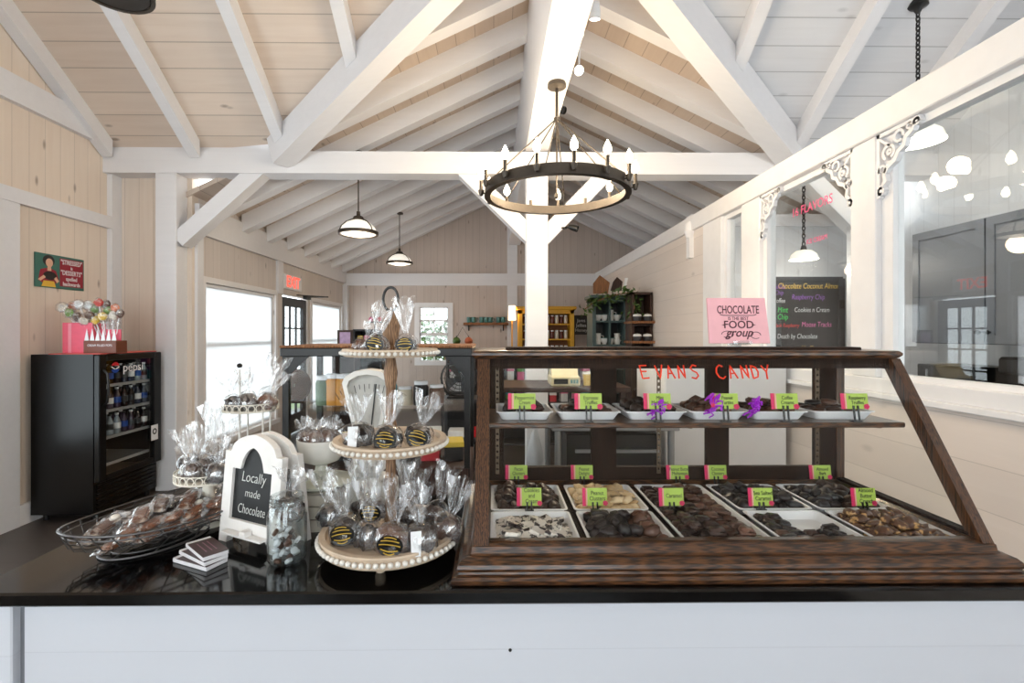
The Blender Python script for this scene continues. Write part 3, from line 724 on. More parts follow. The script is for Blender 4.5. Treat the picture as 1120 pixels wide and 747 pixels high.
# rear doors
yb = Y1 - .026
def atX(px): return at(px, 400, yb).x
d0 = [(X0 + .027, atX(551)), (atX(647), atX(674)), (atX(773), atX(797)), (atX(892), X1 - .027)]
zl = at(600, 511, yb).z; zh = at(600, 403, yb).z
MB().box((X0 + .027, yb, ct + .04), (X1 - .027, yb + .02, zl)).box((X0 + .027, yb, zh), (X1 - .027, yb + .02, zt)).build('rear_rail', m_oakin, dc)
for i, (a, b) in enumerate(d0): MB().box((a, yb - .002, zl), (b, yb + .018, zh)).build('rear_stile', m_oakin, dc)
for i in range(3): MB().box((d0[i][1] - .005, yb + .009, zl - .005), (d0[i+1][0] + .005, yb + .0115, zh + .005)).build('rear_pane', m_case_glass, dc)
m_brass = plain('dull_metal_standard', S(112, 96, 80), .4, .7, var=.2)
for px in (544, 720, 893):
    x = at(px, 450, yb).x
    s = MB(); z = zl - .02
    s.box((x - .006, yb - .006, z), (x - .0035, yb - .002, zt)).box((x + .0035, yb - .006, z), (x + .006, yb - .002, zt))
    while z < zt - .01: s.box((x - .0036, yb - .006, z), (x + .0036, yb - .002, z + .011)); z += .019
    s.build('shelf_standard', m_brass, dc)
zs = 1.262
MB().box((X0 + .03, slant(zs) + .035, zs - .014), (X1 - .04, yb - .03, zs), .003).build('shelf', m_oak, dc)
for px in (544, 720, 893):
    x = at(px, 450, yb).x; MB().prism([(x - .003, yb - .03, zs - .014), (x - .003, slant(zs) + .06, zs - .014), (x - .003, slant(zs) + .06, zs - .02), (x - .003, yb - .006, zs - .05), (x - .003, yb - .006, zs - .014)], (.006, 0, 0)).build('shelf_bracket', m_brass, dc)
# hand-drawn lettering on the slanted glass
m_marker = plain('orange_marker', S(240, 62, 22), .6, emit=.0)
GL = {'E': [[(.62, 1), (.02, 1), (.12, 0), (.7, .05)], [(.08, .55), (.55, .55)]], 'V': [[(0, 1), (.3, 0), (.62, 1.05)]], 'A': [[(0, 0), (.22, 1), (.62, 0)], [(.08, .38), (.48, .4)]],
      'N': [[(.0, 0), (.1, 1), (.55, .03), (.62, 1.02)]], 'S': [[(.6, .95), (.3, 1.05), (.05, .8), (.2, .6), (.5, .45), (.6, .2), (.35, -.02), (.0, .08)]],
      'C': [[(.66, .9), (.4, 1.04), (.1, .8), (.0, .45), (.15, .1), (.45, -.03), (.7, .15)]], 'D': [[(.05, 0), (.1, 1), (.5, .85), (.62, .5), (.48, .12), (.05, 0)]], 'Y': [[(0, 1), (.3, .5), (.62, 1.05)], [(.3, .5), (.2, -.05)]]}
u1 = V((0, slant(zt) - slant(zb), zt - zb)).normalized()
def glassP(x, z): return V((x, slant(z) + .002, z))
zt0 = 1.452 - .027 - .036
def hand(word, xs, h, z0, parent, mat, r=.0022):
    m = MB()
    for chx, x in zip(word, xs):
        for st in GL[chx]:
            pts = []
            for a, b in zip(st, st[1:]):
                for i in range(5): f = i / 5; pts.append((a[0] + (b[0] - a[0]) * f, a[1] + (b[1] - a[1]) * f))
            pts.append(st[-1])
            m.tube([glassP(x + p[0] * h * .95, z0 + p[1] * h) for p in pts], r, n=5)
    return m.build('marker_lettering', mat, parent, label='orange hand-drawn lettering')
yl = slant(1.40)
lx = [at(p, 405, yl).x for p in (700, 717, 729, 741, 755, 783, 797, 810, 821, 834)]
hand('EVANSCANDY', lx, .034, at(700, 413.5, yl).z, dc, m_marker)

# pink card on top of the case
card = thing('pink_sign', 'square pink sign with dark lettering standing on top of the display case', 'sign', at(809, 377, 1.44), rot=(math.radians(-6), 0, 0))
m_pink = plain('pink_card', S(240, 178, 184), .5)
m_ink = plain('brown_ink', S(84, 34, 44), .6)
wc = 33 * 1.44 / F; hc = 52 * 1.44 / F
MB().prism([(-wc, 0, .004), (wc * 1.03, 0, .004), (wc * .93, 0, hc), (-wc * 1.02, 0, hc)], (0, .006, 0)).build('card', m_pink, card, local=True)
def ctext(body, size, x, z, mat, par, sx=1, nm='lettering', y=-.0006, shear=0, off=0):
    o = text(body, size, mat, None, (0, 0, 0), name=nm, shear=shear, off=off)
    o.parent = par; KIDS.setdefault(par.name, []).append(o); o.matrix_basis = Matrix.Translation((x, y, z)) @ Matrix.Rotation(PI / 2, 4, 'X') @ Matrix.Diagonal((sx, 1, 1, 1)); return o
ctext('CHOCOLATE', .034, 0, hc * .74, m_ink, card, .62, off=.0003)
ctext('IS THE BEST', .015, 0, hc * .555, m_ink, card, .8)
ctext('FOOD', .032, 0, hc * .42, m_ink, card, 1.0, off=.0004)
ctext('group', .036, 0, hc * .25, m_ink, card, .95, shear=.35, off=.0005)
fl = MB(); fn = lambda a, b, t: (a, t, b)
fl.strip([(-.055, hc * .645), (-.045, hc * .625), (.045, hc * .625), (.055, hc * .645)], .0022, fn, -.001, .0002)
fl.strip([(-.035 - .018 * math.cos(a), hc * .22 + .01 * math.sin(a)) for a in [i * .45 for i in range(13)]], .0018, fn, -.001, .0002)
fl.strip([(.05 + .015 * math.cos(a), hc * .2 + .010 * math.sin(a)) for a in [i * .45 for i in range(13)]], .0018, fn, -.001, .0002)
for s in (-1, 1): fl.prism([(s * .04, -.001, hc * .44), (s * .052, -.001, hc * .42), (s * .04, -.001, hc * .40)], (0, .0008, 0))
fl.build('flourish', m_ink, card, local=True)
m_acr = glass('clear_acrylic', (.93, .95, .95), 2.0)
MB().box((-.028, -.02, -.0), (.028, .012, .004)).box((-.028, -.02, .004), (.028, -.017, .01)).box((-.03, .008, .004), (-.022, .012, .05)).box((.022, .008, .004), (.03, .012, .05)).build('easel', m_acr, card, local=True)

# ================================================================== TRAYS AND CANDY
m_tray = plain('white_tray', S(236, 236, 238), .35, var=.02)
def tray_proto(wx, wy, h=.022):
    m = MB()
    def ring(ix, iy, z):
        r = .012; out = []
        for (cx_, cy_, a0) in ((wx/2 - ix - r, wy/2 - iy - r, 0), (-wx/2 + ix + r, wy/2 - iy - r, 90), (-wx/2 + ix + r, -wy/2 + iy + r, 180), (wx/2 - ix - r, -wy/2 + iy + r, 270)):
            for k_ in range(4): a = math.radians(a0 + 30 * k_); out.append((cx_ + r * math.cos(a), cy_ + r * math.sin(a), z))
        return out
    levels = [ring(.016, .016, 0), ring(.005, .005, h * .85), ring(0, 0, h * .9), ring(0, 0, h), ring(.006, .006, h), ring(.018, .018, .003)]
    vs = [[m._v(p) for p in L] for L in levels]; n = len(vs[0])
    for A, B in zip(vs, vs[1:]):
        for i in range(n): m._f([A[i], A[(i+1) % n], B[(i+1) % n], B[i]])
    m._f(vs[0][::-1]); m._f(vs[-1]); return m
def choc(name, c, c2, rough=.38, sc=90):
    m, t, b = nt(name); b.inputs['Roughness'].default_value = rough; b.inputs['Specular IOR Level'].default_value = .45
    tc = N(t, 'ShaderNodeTexCoord'); no = N(t, 'ShaderNodeTexNoise', i_Scale=sc, i_Detail=4.0); t.links.new(tc.outputs['Object'], no.inputs['Vector'])
    oi = N(t, 'ShaderNodeObjectInfo'); f = mth(t, 'ADD', mth(t, 'MULTIPLY', no.outputs[0], .5), mth(t, 'MULTIPLY', oi.outputs['Random'], .5))
    rp = N(t, 'ShaderNodeValToRGB'); rp.color_ramp.elements[0].position = .25; rp.color_ramp.elements[0].color = (*c, 1); rp.color_ramp.elements[1].position = .8; rp.color_ramp.elements[1].color = (*c2, 1)
    t.links.new(f, rp.inputs[0]); t.links.new(rp.outputs[0], b.inputs['Base Color'])
    bu = N(t, 'ShaderNodeBump', i_Strength=.5, i_Distance=.003); t.links.new(no.outputs[0], bu.inputs['Height']); t.links.new(bu.outputs[0], b.inputs['Normal']); return m
m_dk = choc('dark_chocolate', S(38, 27, 24), S(76, 54, 46)); m_mk = choc('milk_chocolate', S(72, 47, 37), S(116, 80, 63)); m_vdk = choc('bitter_chocolate', S(24, 20, 21), S(50, 42, 42))
m_nut = choc('cashew_brittle', S(196, 160, 112), S(236, 212, 172), .45); m_tof = None
def speck(name, base, dots, sc, lo, hi, rough=.4):
    m, t, b = nt(name); b.inputs['Roughness'].default_value = rough
    tc = N(t, 'ShaderNodeTexCoord'); vo = N(t, 'ShaderNodeTexNoise', i_Scale=sc, i_Detail=2.5); t.links.new(tc.outputs['Object'], vo.inputs['Vector'])
    mr = N(t, 'ShaderNodeMapRange', i_From_Min=lo, i_From_Max=hi); t.links.new(vo.outputs[0], mr.inputs[0]); c = mixc(t, mr.outputs[0], base, dots); t.links.new(c, b.inputs['Base Color'])
    bu = N(t, 'ShaderNodeBump', i_Strength=.6, i_Distance=.004); t.links.new(vo.outputs[0], bu.inputs['Height']); t.links.new(bu.outputs[0], b.inputs['Normal']); return m
m_cc = speck('cookies_and_cream', S(226, 218, 208), S(44, 34, 34), 70, .52, .60)
m_tof = speck('toffee_crunch', S(88, 58, 42), S(204, 160, 104), 75, .53, .64)
def blob(seed, r, sc=(1, 1, .6), nz=.35, sub=2, lumps=0):
    m = MB(); m.ball((0, 0, r * .5), r, sc, sub, nz, 9, seed, cut=-.5)
    return m
protos = {}
def cand(kind, i):
    key = (kind, i)
    if key in protos: return protos[key]
    if kind == 'cluster_dark': m = blob(i, .0175, (1, 1, .8), .6); mat = m_dk; nm = 'chocolate_cluster'
    elif kind == 'cluster_bitter': m = blob(i + 9, .0175, (1.05, 1, .8), .6); mat = m_vdk; nm = 'chocolate_cluster'
    elif kind == 'cluster_milk': m = blob(i + 19, .0175, (1, 1, .75), .5); mat = m_mk; nm = 'chocolate_cluster'
    elif kind == 'nut': m = blob(i + 29, .0165, (1.2, .95, .5), .55); mat = m_nut; nm = 'nut_brittle_piece'
    elif kind == 'toffee': m = blob(i + 39, .0165, (1.15, 1, .7), .6); mat = m_tof; nm = 'toffee_cluster'
    elif kind == 'bark':
        rnd = random.Random(i); k_ = 6; pts = [(.023 * (1 + rnd.uniform(-.3, .3)) * math.cos(2*PI*j/k_) * 1.2, .023 * (1 + rnd.uniform(-.3, .3)) * math.sin(2*PI*j/k_), 0) for j in range(k_)]
        m = MB().prism(pts, (0, 0, .008)); mat = m_cc; nm = 'cookie_bark_piece'
        bmesh.ops.bevel(m.bm, geom=m.bm.edges[:], offset=.0015, segments=1, affect='EDGES')
    elif kind in ('square_dark', 'square_milk', 'caramel'):
        m = MB().box((-.016, -.0125, 0), (.016, .0125, .015)); mat = {'square_dark': m_dk, 'square_milk': m_mk, 'caramel': m_mk if i % 2 else m_vdk}[kind]; nm = {'caramel': 'chocolate_caramel'}.get(kind, 'chocolate_square')
        bmesh.ops.bevel(m.bm, geom=m.bm.edges[:], offset=.004, segments=2, affect='EDGES')
    elif kind == 'patty': m = MB().lathe([(0, 0), (.019, 0), (.021, .004), (.018, .011), (.008, .013), (0, .013)], n=14); mat = (m_vdk, m_dk, m_mk)[i % 3]; nm = 'chocolate_patty'
    me = m.build(nm, mat, smooth='all' if kind not in ('bark',) else False)
    me.hide_render = False
    bpy.data.objects.remove(me, do_unlink=False) if False else None
    COL.objects.unlink(me)
    protos[key] = (me.data, nm); return protos[key]
rc = random.Random(5)
def fill(cx_, cy_, z, wx, wy, nx, ny, kinds, label, group, second=0, skip=None, rot=.5, lift=0, cat='chocolate', jit=.25, tilt=.2):
    for lay in range(2 if second else 1):
        for i in range(nx):
            for j in range(ny):
                if lay and rc.random() > second: continue
                if lay and (i == nx - 1 or j == ny - 1): continue
                if skip and skip(i, j): continue
                kd = kinds if isinstance(kinds, str) else kinds(i, j)
                me, nm = cand(kd, rc.randrange(4))
                o = bpy.data.objects.new(nm, me); COL.objects.link(o)
                dx = wx / nx; dy = wy / ny
                x = cx_ - wx / 2 + dx * (i + .5 + lay * .5) + rc.uniform(-jit, jit) * dx * .5; y = cy_ - wy / 2 + dy * (j + .5 + lay * .5) + rc.uniform(-jit, jit) * dy * .5
                o.location = (x, y, z + lift + lay * .0155 + rc.uniform(0, .003)); o.rotation_euler = (rc.uniform(-tilt, tilt), rc.uniform(-tilt, tilt), rc.uniform(-PI, PI) if rot > 1 else rc.uniform(-rot, rot) * .4)
                s = rc.uniform(1.0, 1.2); o.scale = (s, s, s * rc.uniform(.9, 1.15))
                tag(o, label, cat, group)
DZ = ct + .0445; tz = DZ + .004
cols = [(-.008, .205), (.222, .43), (.447, .66), (.677, .885), (.902, 1.108)]
ya, ym, ye = Y0 + .012, 1.325, 1.55
def tray(name, cx_, cy_, wx, wy, z, label, h=.022):
    o = tray_proto(wx, wy, h).build(name, m_tray, smooth=True); o.location = (cx_, cy_, z); tag(o, label, 'tray'); WM[o.name] = Matrix.Translation((cx_, cy_, z)); return o
# name, column, y range
L = []
def dtray(ci, y0_, y1_, label):
    a, b = cols[ci]; tray('candy_tray', (a + b) / 2, (y0_ + y1_) / 2, b - a, y1_ - y0_, DZ, label); return (a + b) / 2, (y0_ + y1_) / 2, b - a - .034, y1_ - y0_ - .034
q = dtray(0, ym + .005, ye, 'white tray of dark chocolate clusters in the back corner by the leaning post'); fill(*q[:2], tz, *q[2:], 5, 5, lambda i, j: 'cluster_dark', 'dark chocolate cluster in the corner tray behind the cookie bark', 'clusters behind the cookie bark', .8)
q = dtray(0, ya, ym - .005, 'white tray of speckled cookie bark on the case deck'); fill(*q[:2], tz, *q[2:], 5, 5, 'bark', 'white cookies-and-cream bark piece with black crumbs', 'cookies-and-cream bark pieces', .6, rot=3, cat='candy', tilt=.35)
q = dtray(1, ym + .005, ye, 'white tray heaped with pale nut brittle'); fill(*q[:2], tz, *q[2:], 6, 5, 'nut', 'pale golden nut brittle piece heaped behind the peanut clusters', 'pale nut brittle pieces', .95, rot=3, cat='candy', jit=.5, tilt=.4)
q = dtray(1, ya, ym - .005, 'white tray of dark lumpy clusters before the pale brittle'); fill(*q[:2], tz, *q[2:], 5, 5, lambda i, j: 'cluster_bitter' if i < 3 else 'cluster_milk', 'dark lumpy peanut cluster in the tray before the pale brittle', 'dark peanut clusters', .85)
q = dtray(2, ya, ye, 'long white tray running the full depth, filled with small caramels'); fill(*q[:2], tz, *q[2:], 5, 12, lambda i, j: 'square_milk' if i + j * .12 > 2.3 else 'square_dark', 'small square chocolate caramel in the long full-depth tray', 'square caramels in the long tray', .5)
q = dtray(3, ym + .005, ye, 'white tray of very dark chocolates behind the part-empty tray'); fill(*q[:2], tz, *q[2:], 5, 5, 'cluster_bitter', 'very dark chocolate cluster behind the part-empty tray', 'clusters behind the part-empty tray', .6)
q = dtray(3, ya, ym - .005, 'part-empty white tray of sea salt caramels with bare middle'); fill(*q[:2], tz, *q[2:], 5, 5, 'caramel', 'rounded chocolate caramel in the part-empty tray', 'caramels in the part-empty tray', 0, skip=lambda i, j: (i in (2, 3, 4) and j >= 2 and not (i == 4 and j == 2)) or (i == 2 and j == 2))
q = dtray(4, ym + .005, ye, 'white tray of dark bark in the back corner behind the toffee'); fill(*q[:2], tz, *q[2:], 5, 5, lambda i, j: 'cluster_bitter' if i < 2 else 'cluster_dark', 'dark glossy chunk heaped behind the toffee clusters', 'dark chunks behind the toffee', .7, jit=.4, tilt=.4)
q = dtray(4, ya, ym - .005, 'white tray of golden toffee clusters by the slanting oak member'); fill(*q[:2], tz, *q[2:], 6, 5, 'toffee', 'toffee cluster speckled with golden nuts', 'nutty toffee clusters', .8, rot=3, jit=.4, tilt=.4)
# green price cards
m_lime = plain('lime_card', S(168, 194, 78), .5, var=.02); m_mag = plain('magenta_band', S(214, 30, 92), .5, var=.02); m_txt = plain('dark_ink', S(34, 40, 24), .6, var=0)
m_pk = plain('pale_pink_band', S(240, 150, 170), .5, var=.02)
def pricecard(px, py, y, zbase, txt, label, wpx=26, hpx=18, tl=0, lime=None):
    c = at(px, py, y); w_ = wpx * y / F; h_ = hpx * y / F
    t = thing('price_card', label, 'price card', (c.x, y, zbase), rot=(math.radians(-8), 0, tl))
    t2 = c.z - h_ / 2 - zbase; t2 = max(t2, .004)
    MB().box((-w_/2, 0, t2), (w_/2, .0012, t2 + h_)).build('card', lime or m_lime, t, local=True)
    MB().box((-w_/2 - .0005, -.0006, t2 - .0005), (-w_/2 + w_ * .13, .0016, t2 + h_ + .0005)).build('band', m_mag, t, local=True)
    MB().box((-w_/2 + w_ * .15, -.0004, t2), (-w_/2 + w_ * .19, .0, t2 + h_)).build('stripe', m_pk, t, local=True)
    fl = MB()
    for k_ in range(5): a = 2 * PI * k_ / 5; fl.lathe([(0, 0), (w_ * .055, 0), (w_ * .055, .0012), (0, .0012)], (w_ * .42 + w_ * .055 * math.cos(a), -.0004, t2 + h_ * .15 + w_ * .055 * math.sin(a)), 8, ax=(0, -1, 0))
    fl.build('flower', m_mag, t, local=True)
    ctext(txt, h_ * .34, w_ * .1, t2 + h_ * .56, m_txt, t, .8, y=-.0005)
    s = MB()
    for dx in (-.006, .006): s.bar((dx, -.003, 0), (dx, -.002, t2 + h_ * .22), .0042, .003)
    s.box((-.012, -.006, -.001), (.012, .012, .003)); s.build('clip_stand', m_black, t, local=True)
    return t
for px, txt, lb in ((579, 'Cookies\nand\nCream', 'green card lettered Cookies and Cream behind the speckled bark'), (651, 'Peanut\nClusters', 'green card at the edge of the pale brittle, behind dark peanut clusters'), (735, 'Caramel', 'green card lettered Caramel in the long tray'), (833, 'Sea Salted\nCaramel', 'green card above the part-empty caramel tray'), (946, 'Almond\nButter\nCrunch', 'green card behind the nutty toffee clusters')):
    pricecard(px, 544, 1.325, DZ + .021, txt, lb, 27, 19)
for px, txt, lb in ((565, 'Pecan\nClusters', 'green card at the deck rear behind the corner chocolate clusters'), (637, 'Peanut\nDelight', 'green card at the deck rear behind the pale brittle'), (742, 'Peanut Butter\nMeltaways', 'green card at the deck rear behind the long tray'), (784, 'Coconut\nClusters', 'green card at the deck rear behind the very dark chocolates'), (899, 'Almond\nBark', 'green card at the deck rear behind the dark glossy chunks')):
    pricecard(px, 517, 1.556, DZ + .0, txt, lb, 24, 15)
# upper shelf
ys = 1.37; ytr = .17
up_t = [(542, 606, 'cluster_dark', 'Peppermint\nCream', 'chunky dark chocolates on the shelf end by the upright post', 575, 2), (608, 680, 'patty', 'Espresso\nTruffles', 'chocolate patties under the espresso card', 648, 2),
        (683, 752, 'cluster_dark', 'Mint\nMeltaways', 'chocolate clusters heaped behind purple ribbon', 724, 1), (754, 818, 'cluster_milk', 'Peanut\nTurtles', 'milk chocolate turtles beside two purple bows', 798, 1),
        (820, 884, 'square_milk', 'Coffee\nCreams', 'brown chocolate creams under the word CANDY', 864, 1), (888, 957, 'patty', 'Raspberry\nTruffles', 'striped truffles on the shelf end by the slanting oak', 941, 1)]
for i, (a, b, kd, tx, lb, tp, lay) in enumerate(up_t):
    xa, xb = at(a, 445, ys - .04).x, at(b, 445, ys - .04).x
    tray('candy_tray', (xa + xb) / 2, ys + .035, xb - xa - .004, ytr, zs + .0005, 'white shelf tray of ' + lb, .024)
    fill((xa + xb) / 2, ys + .04, zs + .006, xb - xa - .045, ytr - .045, 3, 3, kd, {'patty': 'round chocolate', 'cluster_dark': 'dark chocolate', 'cluster_milk': 'milk chocolate', 'square_milk': 'brown square chocolate'}[kd] + ' in ' + lb.split(' ', 1)[1].replace('chocolates ', 'shelf tray '), 'shelf tray of ' + lb, .9, lift=.007)
    pricecard(tp - 4, 439, slant(zs) + .05, zs, tx, 'green card before the ' + lb.replace('heaped ', '').replace('the slanting', 'slanting'), 30, 17)
m_purp = plain('purple_ribbon', S(178, 44, 214), .35, var=.1)
for px, lb in ((712, 'curly purple ribbon bow by the shelf card under the letter V'), (770, 'curly purple ribbon bow between two shelf cards'), (812, 'curly purple ribbon bow tucked behind the turtle card')):
    c = at(px, 436, ys - .0); rr = random.Random(px); m = MB()
    for k_ in range(18):
        a = rr.uniform(0, 2 * PI); h = rr.uniform(.0, .05); r = rr.uniform(.012, .03)
        m.tube([(c.x + r * math.sin(a) * s_ + .004 * math.cos(9 * s_), ys - .062 + .012 * math.cos(a) * s_ + .004 * math.sin(9 * s_), zs + .03 + h * math.sin(s_ * 2.2) - .012 * (k_ % 3) * s_) for s_ in [j / 8 for j in range(9)]], .0022, n=4)
    o = m.build('ribbon_bow', m_purp, smooth=True); tag(recentre(o), lb, 'ribbon')

# ================================================================== LEFT: FRIDGE AND WHAT STANDS ON IT
fx0, fx1, fy0, fy1, fh = XL + .05, -3.13, 3.88, 4.60, 1.335
m_frb = plain('fridge_black', S(9, 9, 10), .3, var=.1, spec=.35)
m_frin = plain('fridge_inside', S(58, 60, 64), .5)
fr = thing('drinks_fridge', 'black glass-door drinks fridge against the pine wall', 'fridge', ((fx0 + fx1)/2, (fy0 + fy1)/2, 0))
bx = MB(); w_ = .03; x1 = fx1 - .05
bx.box((fx0, fy0, .06), (x1, fy0 + w_, fh)).box((fx0, fy1 - w_, .06), (x1, fy1, fh)).box((fx0, fy0 + w_, .06), (fx0 + w_, fy1 - w_, fh)).box((fx0 + w_, fy0 + w_, fh - w_), (x1, fy1 - w_, fh)).box((fx0 + w_, fy0 + w_, .06), (x1, fy1 - w_, .30))
bx.build('body', m_frb, fr)
MB().box((fx0 + w_, fy0 + w_ + .001, .301), (fx0 + w_ + .01, fy1 - w_ - .001, fh - w_ - .001)).build('back_liner', m_frin, fr)
gr = MB()
for i in range(6): z = .09 + i * .035; gr.box((x1, fy0 + .03, z), (x1 + .015, fy1 - .03, z + .018))
gr.build('vent_grille', m_frb, fr)
for y in (fy0 + .05, fy1 - .09):
    for x in (fx0 + .04, x1 - .06): MB().lathe([(0, 0), (.02, 0), (.022, .06), (0, .06)], (x + .02, y + .02, 0), 10).build('foot', m_black, fr)
do = MB(); dz0, dz1 = .31, fh - .005
do.box((x1 + .002, fy0 + .002, dz0), (fx1, fy0 + .075, dz1), .006).box((x1 + .002, fy1 - .10, dz0), (fx1, fy1 - .002, dz1), .006).box((x1 + .002, fy0 + .075, dz0), (fx1, fy1 - .10, dz0 + .05), .004).box((x1 + .002, fy0 + .075, dz1 - .05), (fx1, fy1 - .10, dz1), .004)
do = do.build('door', m_frb, fr)
MB().box((x1 + .03, fy0 + .07, dz0 + .045), (x1 + .034, fy1 - .095, dz1 - .045)).build('pane', m_glass, do)
m_steel = plain('brushed_steel', S(170, 172, 176), .3, .9, var=.08)
MB().tube([(fx1, fy0 + .04, .92), (fx1 + .035, fy0 + .035, .95), (fx1 + .045, fy0 + .035, 1.07), (fx1 + .035, fy0 + .035, 1.18), (fx1, fy0 + .04, 1.21)], .009, n=8).build('handle', m_black, do, True)
m_wl = plain('white_print', S(235, 235, 238), .4, var=0); m_red = plain('red_print', S(205, 30, 42), .4, var=0); m_blu = plain('blue_print', S(20, 70, 160), .4, var=0)
def fx(y, z): return V((x1 + .036, y, z))
RY = Matrix.Rotation(PI / 2, 4, 'Z') @ Matrix.Rotation(PI / 2, 4, 'X')
text('pepsi', .105, m_wl, do, (x1 + .037, fy0 + .38, fh - .125), M=RY, sx=1.1)
lg = [(0, .045)]
for nm, mt, a0, a1 in (('logo_red', m_red, 20, 160), ('logo_blue', m_blu, 200, 340)):
    pts = [(.045 * math.cos(math.radians(a0 + (a1 - a0) * i / 12)), .045 * math.sin(math.radians(a0 + (a1 - a0) * i / 12))) for i in range(13)]
    MB().prism([(x1 + .0365, fy0 + .18 + a, fh - .115 + b) for a, b in pts], (.0008, 0, 0)).build('lettering', mt, do)
MB().prism([(x1 + .0365, fy0 + .18 + a, fh - .115 + b) for a, b in [(-.043, .012), (0, -.012), (.043, .012), (.043, -.012), (0, .004)][:3] + [(.043, -.004), (0, -.02), (-.043, .004)]], (.0007, 0, 0)).build('lettering', m_wl, do)
MB().box((fx1, fy1 - .14, .52), (fx1 + .001, fy1 - .05, .66)).build('sticker', m_wl, do)
MB().lathe([(.016, 0), (.028, 0), (.028, .001), (.016, .001), (.016, 0)], (fx1 + .001, fy1 - .095, .6), 16, ax=(1, 0, 0), cap=False).build('sticker_mark', m_black, do)
m_wire = plain('shelf_wire', S(200, 202, 205), .3, .5)
m_bot = [choc('cola_bottle', S(30, 16, 16), S(44, 24, 22), .15), plain('dusk_bottle', S(50, 56, 76), .2), plain('clear_bottle', S(150, 160, 170), .15), plain('plum_bottle', S(62, 48, 66), .2)]
for si, z in enumerate((.42, .64, .86, 1.07)):
    s = MB(); s.box((x1 - .02, fy0 + .035, z - .012), (x1 - .012, fy1 - .035, z + .012)).box((fx0 + .06, fy0 + .035, z - .004), (fx0 + .066, fy1 - .035, z + .004))
    for i in range(20): y = fy0 + .04 + i * (fy1 - fy0 - .08) / 19; s.bar((fx0 + .06, y, z), (x1 - .015, y, z), .004, .004)
    s.build('shelf', m_wire, fr)
    if si == 0: continue
    for row in range(2):
        for i in range(8):
            y = fy0 + .08 + i * (fy1 - fy0 - .16) / 7; x = x1 - .06 - row * .09; r = .028; h = .165 if z < 1.05 else .15
            o = bpy.data.objects.get('soda_bottle_%d' % (i % 4 + (si - 1) * 4))
            mt = m_bot[(i // 2 + si) % 4]
            b = thing('soda_bottle', 'capped soda bottle on the %s of the black drinks fridge' % ('lowest stocked shelf', 'middle stocked shelf', 'top stocked shelf')[si - 1], 'bottle', (x, y, z + .005), group='bottles on the %s fridge shelf' % ('lowest stocked', 'middle stocked', 'top stocked')[si - 1])
            MB().lathe([(0, 0), (r, .004), (r, .05), (r * .93, .07), (r, .10), (r * .6, h - .03), (.011, h - .015), (.011, h)], n=10).build('bottle_body', mt, b, True, local=True)
            MB().lathe([(0, h - .004), (.014, h - .004), (.014, h + .012), (0, h + .012)], n=8).build('cap', m_wl if i % 2 else m_black, b, True, local=True)
            MB().lathe([(r + .0008, .045), (r + .0008, .095)], n=10, cap=False).build('wrap_label', m_wl if (i + si) % 4 == 0 else (m_blu if (i + si) % 4 == 1 else m_frin), b, True, local=True)
# liner cloth, pink box, holder
m_pinkb = plain('pink_box', S(232, 96, 120), .5); m_pinkl = plain('light_pink_box', S(240, 150, 165), .5); m_holder = plain('brown_holder', S(112, 56, 34), .45)
mt = MB().box((fx0 + .12, fy0 + .02, fh), (fx1 - .01, fy1 - .05, fh + .006)).build('display_mat', plain('coral_mat', S(222, 96, 88), .5)); tag(recentre(mt), 'thin coral mat lying on top of the black fridge', 'mat')
p0 = at(68, 385, 4.0); p1 = at(93, 353, 4.0); th = p1.z - (fh + .006)
pb = thing('candy_box', 'tall pink box behind the wrapped lollipops on the fridge', 'box', (p0.x + .1, 4.08, fh + .006))
MB().box((p0.x, 4.0, fh + .006), (p1.x + .06, 4.16, fh + .006 + th), .003).build('carton', m_pinkb, pb); MB().box((p0.x + .05, 3.998, fh + .008), (p0.x + .075, 4.0, fh + th)).build('stripe', m_pinkl, pb)
q0 = at(91, 384, 3.98); q1 = at(127, 371, 3.98)
hb = thing('lollipop_holder', 'brown lettered holder with white spikes, full of lollipops, on the fridge', 'holder', ((q0.x + q1.x)/2, 4.03, fh + .006))
hz = fh + .006; hh = q1.z - hz
MB().box((q0.x, 3.98, hz), (q1.x, 4.10, hz + hh * .9), .003).build('tray', m_holder, hb)
text('CREAM FILLED POPS', .026, m_wl, hb, ((q0.x + q1.x)/2, 3.979, hz + hh * .55), sx=.85)
sp_ = MB(); n = 6
for i in range(n): a = q0.x + (q1.x - q0.x) * (i + .5) / n; sp_.prism([(a - .018, 3.985, hz + hh * .9), (a + .018, 3.985, hz + hh * .9), (a + .002, 3.985, hz + hh * 1.75)], (0, .004, 0))
sp_.build('spiked_edge', m_wl, hb); MB().box((q0.x + .01, 4.04, hz + hh * .9), (q1.x - .01, 4.05, hz + hh * 1.7)).build('insert', m_pinkb, hb)
m_clear = cello('clear_wrap', .35, .12, 45)
popc = [S(225, 215, 200), S(200, 60, 50), S(110, 150, 60), S(90, 60, 45), S(230, 190, 60), S(215, 120, 80), S(240, 240, 235)]
popm = [plain('lollipop_%s' % n_, c, .4, var=.2, scale=80) for n_, c in zip(('cream', 'red', 'green', 'brown', 'yellow', 'orange', 'white'), popc)]
rp_ = random.Random(4)
pops = [(68, 336, 0), (76, 342, 2), (86, 333, 6), (84, 346, 3), (98, 345, 3), (108, 331, 1), (104, 338, 2), (96, 334, 6), (118, 340, 2), (112, 346, 4), (126, 337, 5), (124, 345, 0), (104, 350, 4), (92, 351, 0), (131, 343, 3), (79, 335, 5), (116, 333, 3), (98, 353, 6)]
nmc = ['cream', 'red', 'green', 'brown', 'yellow', 'orange', 'white']
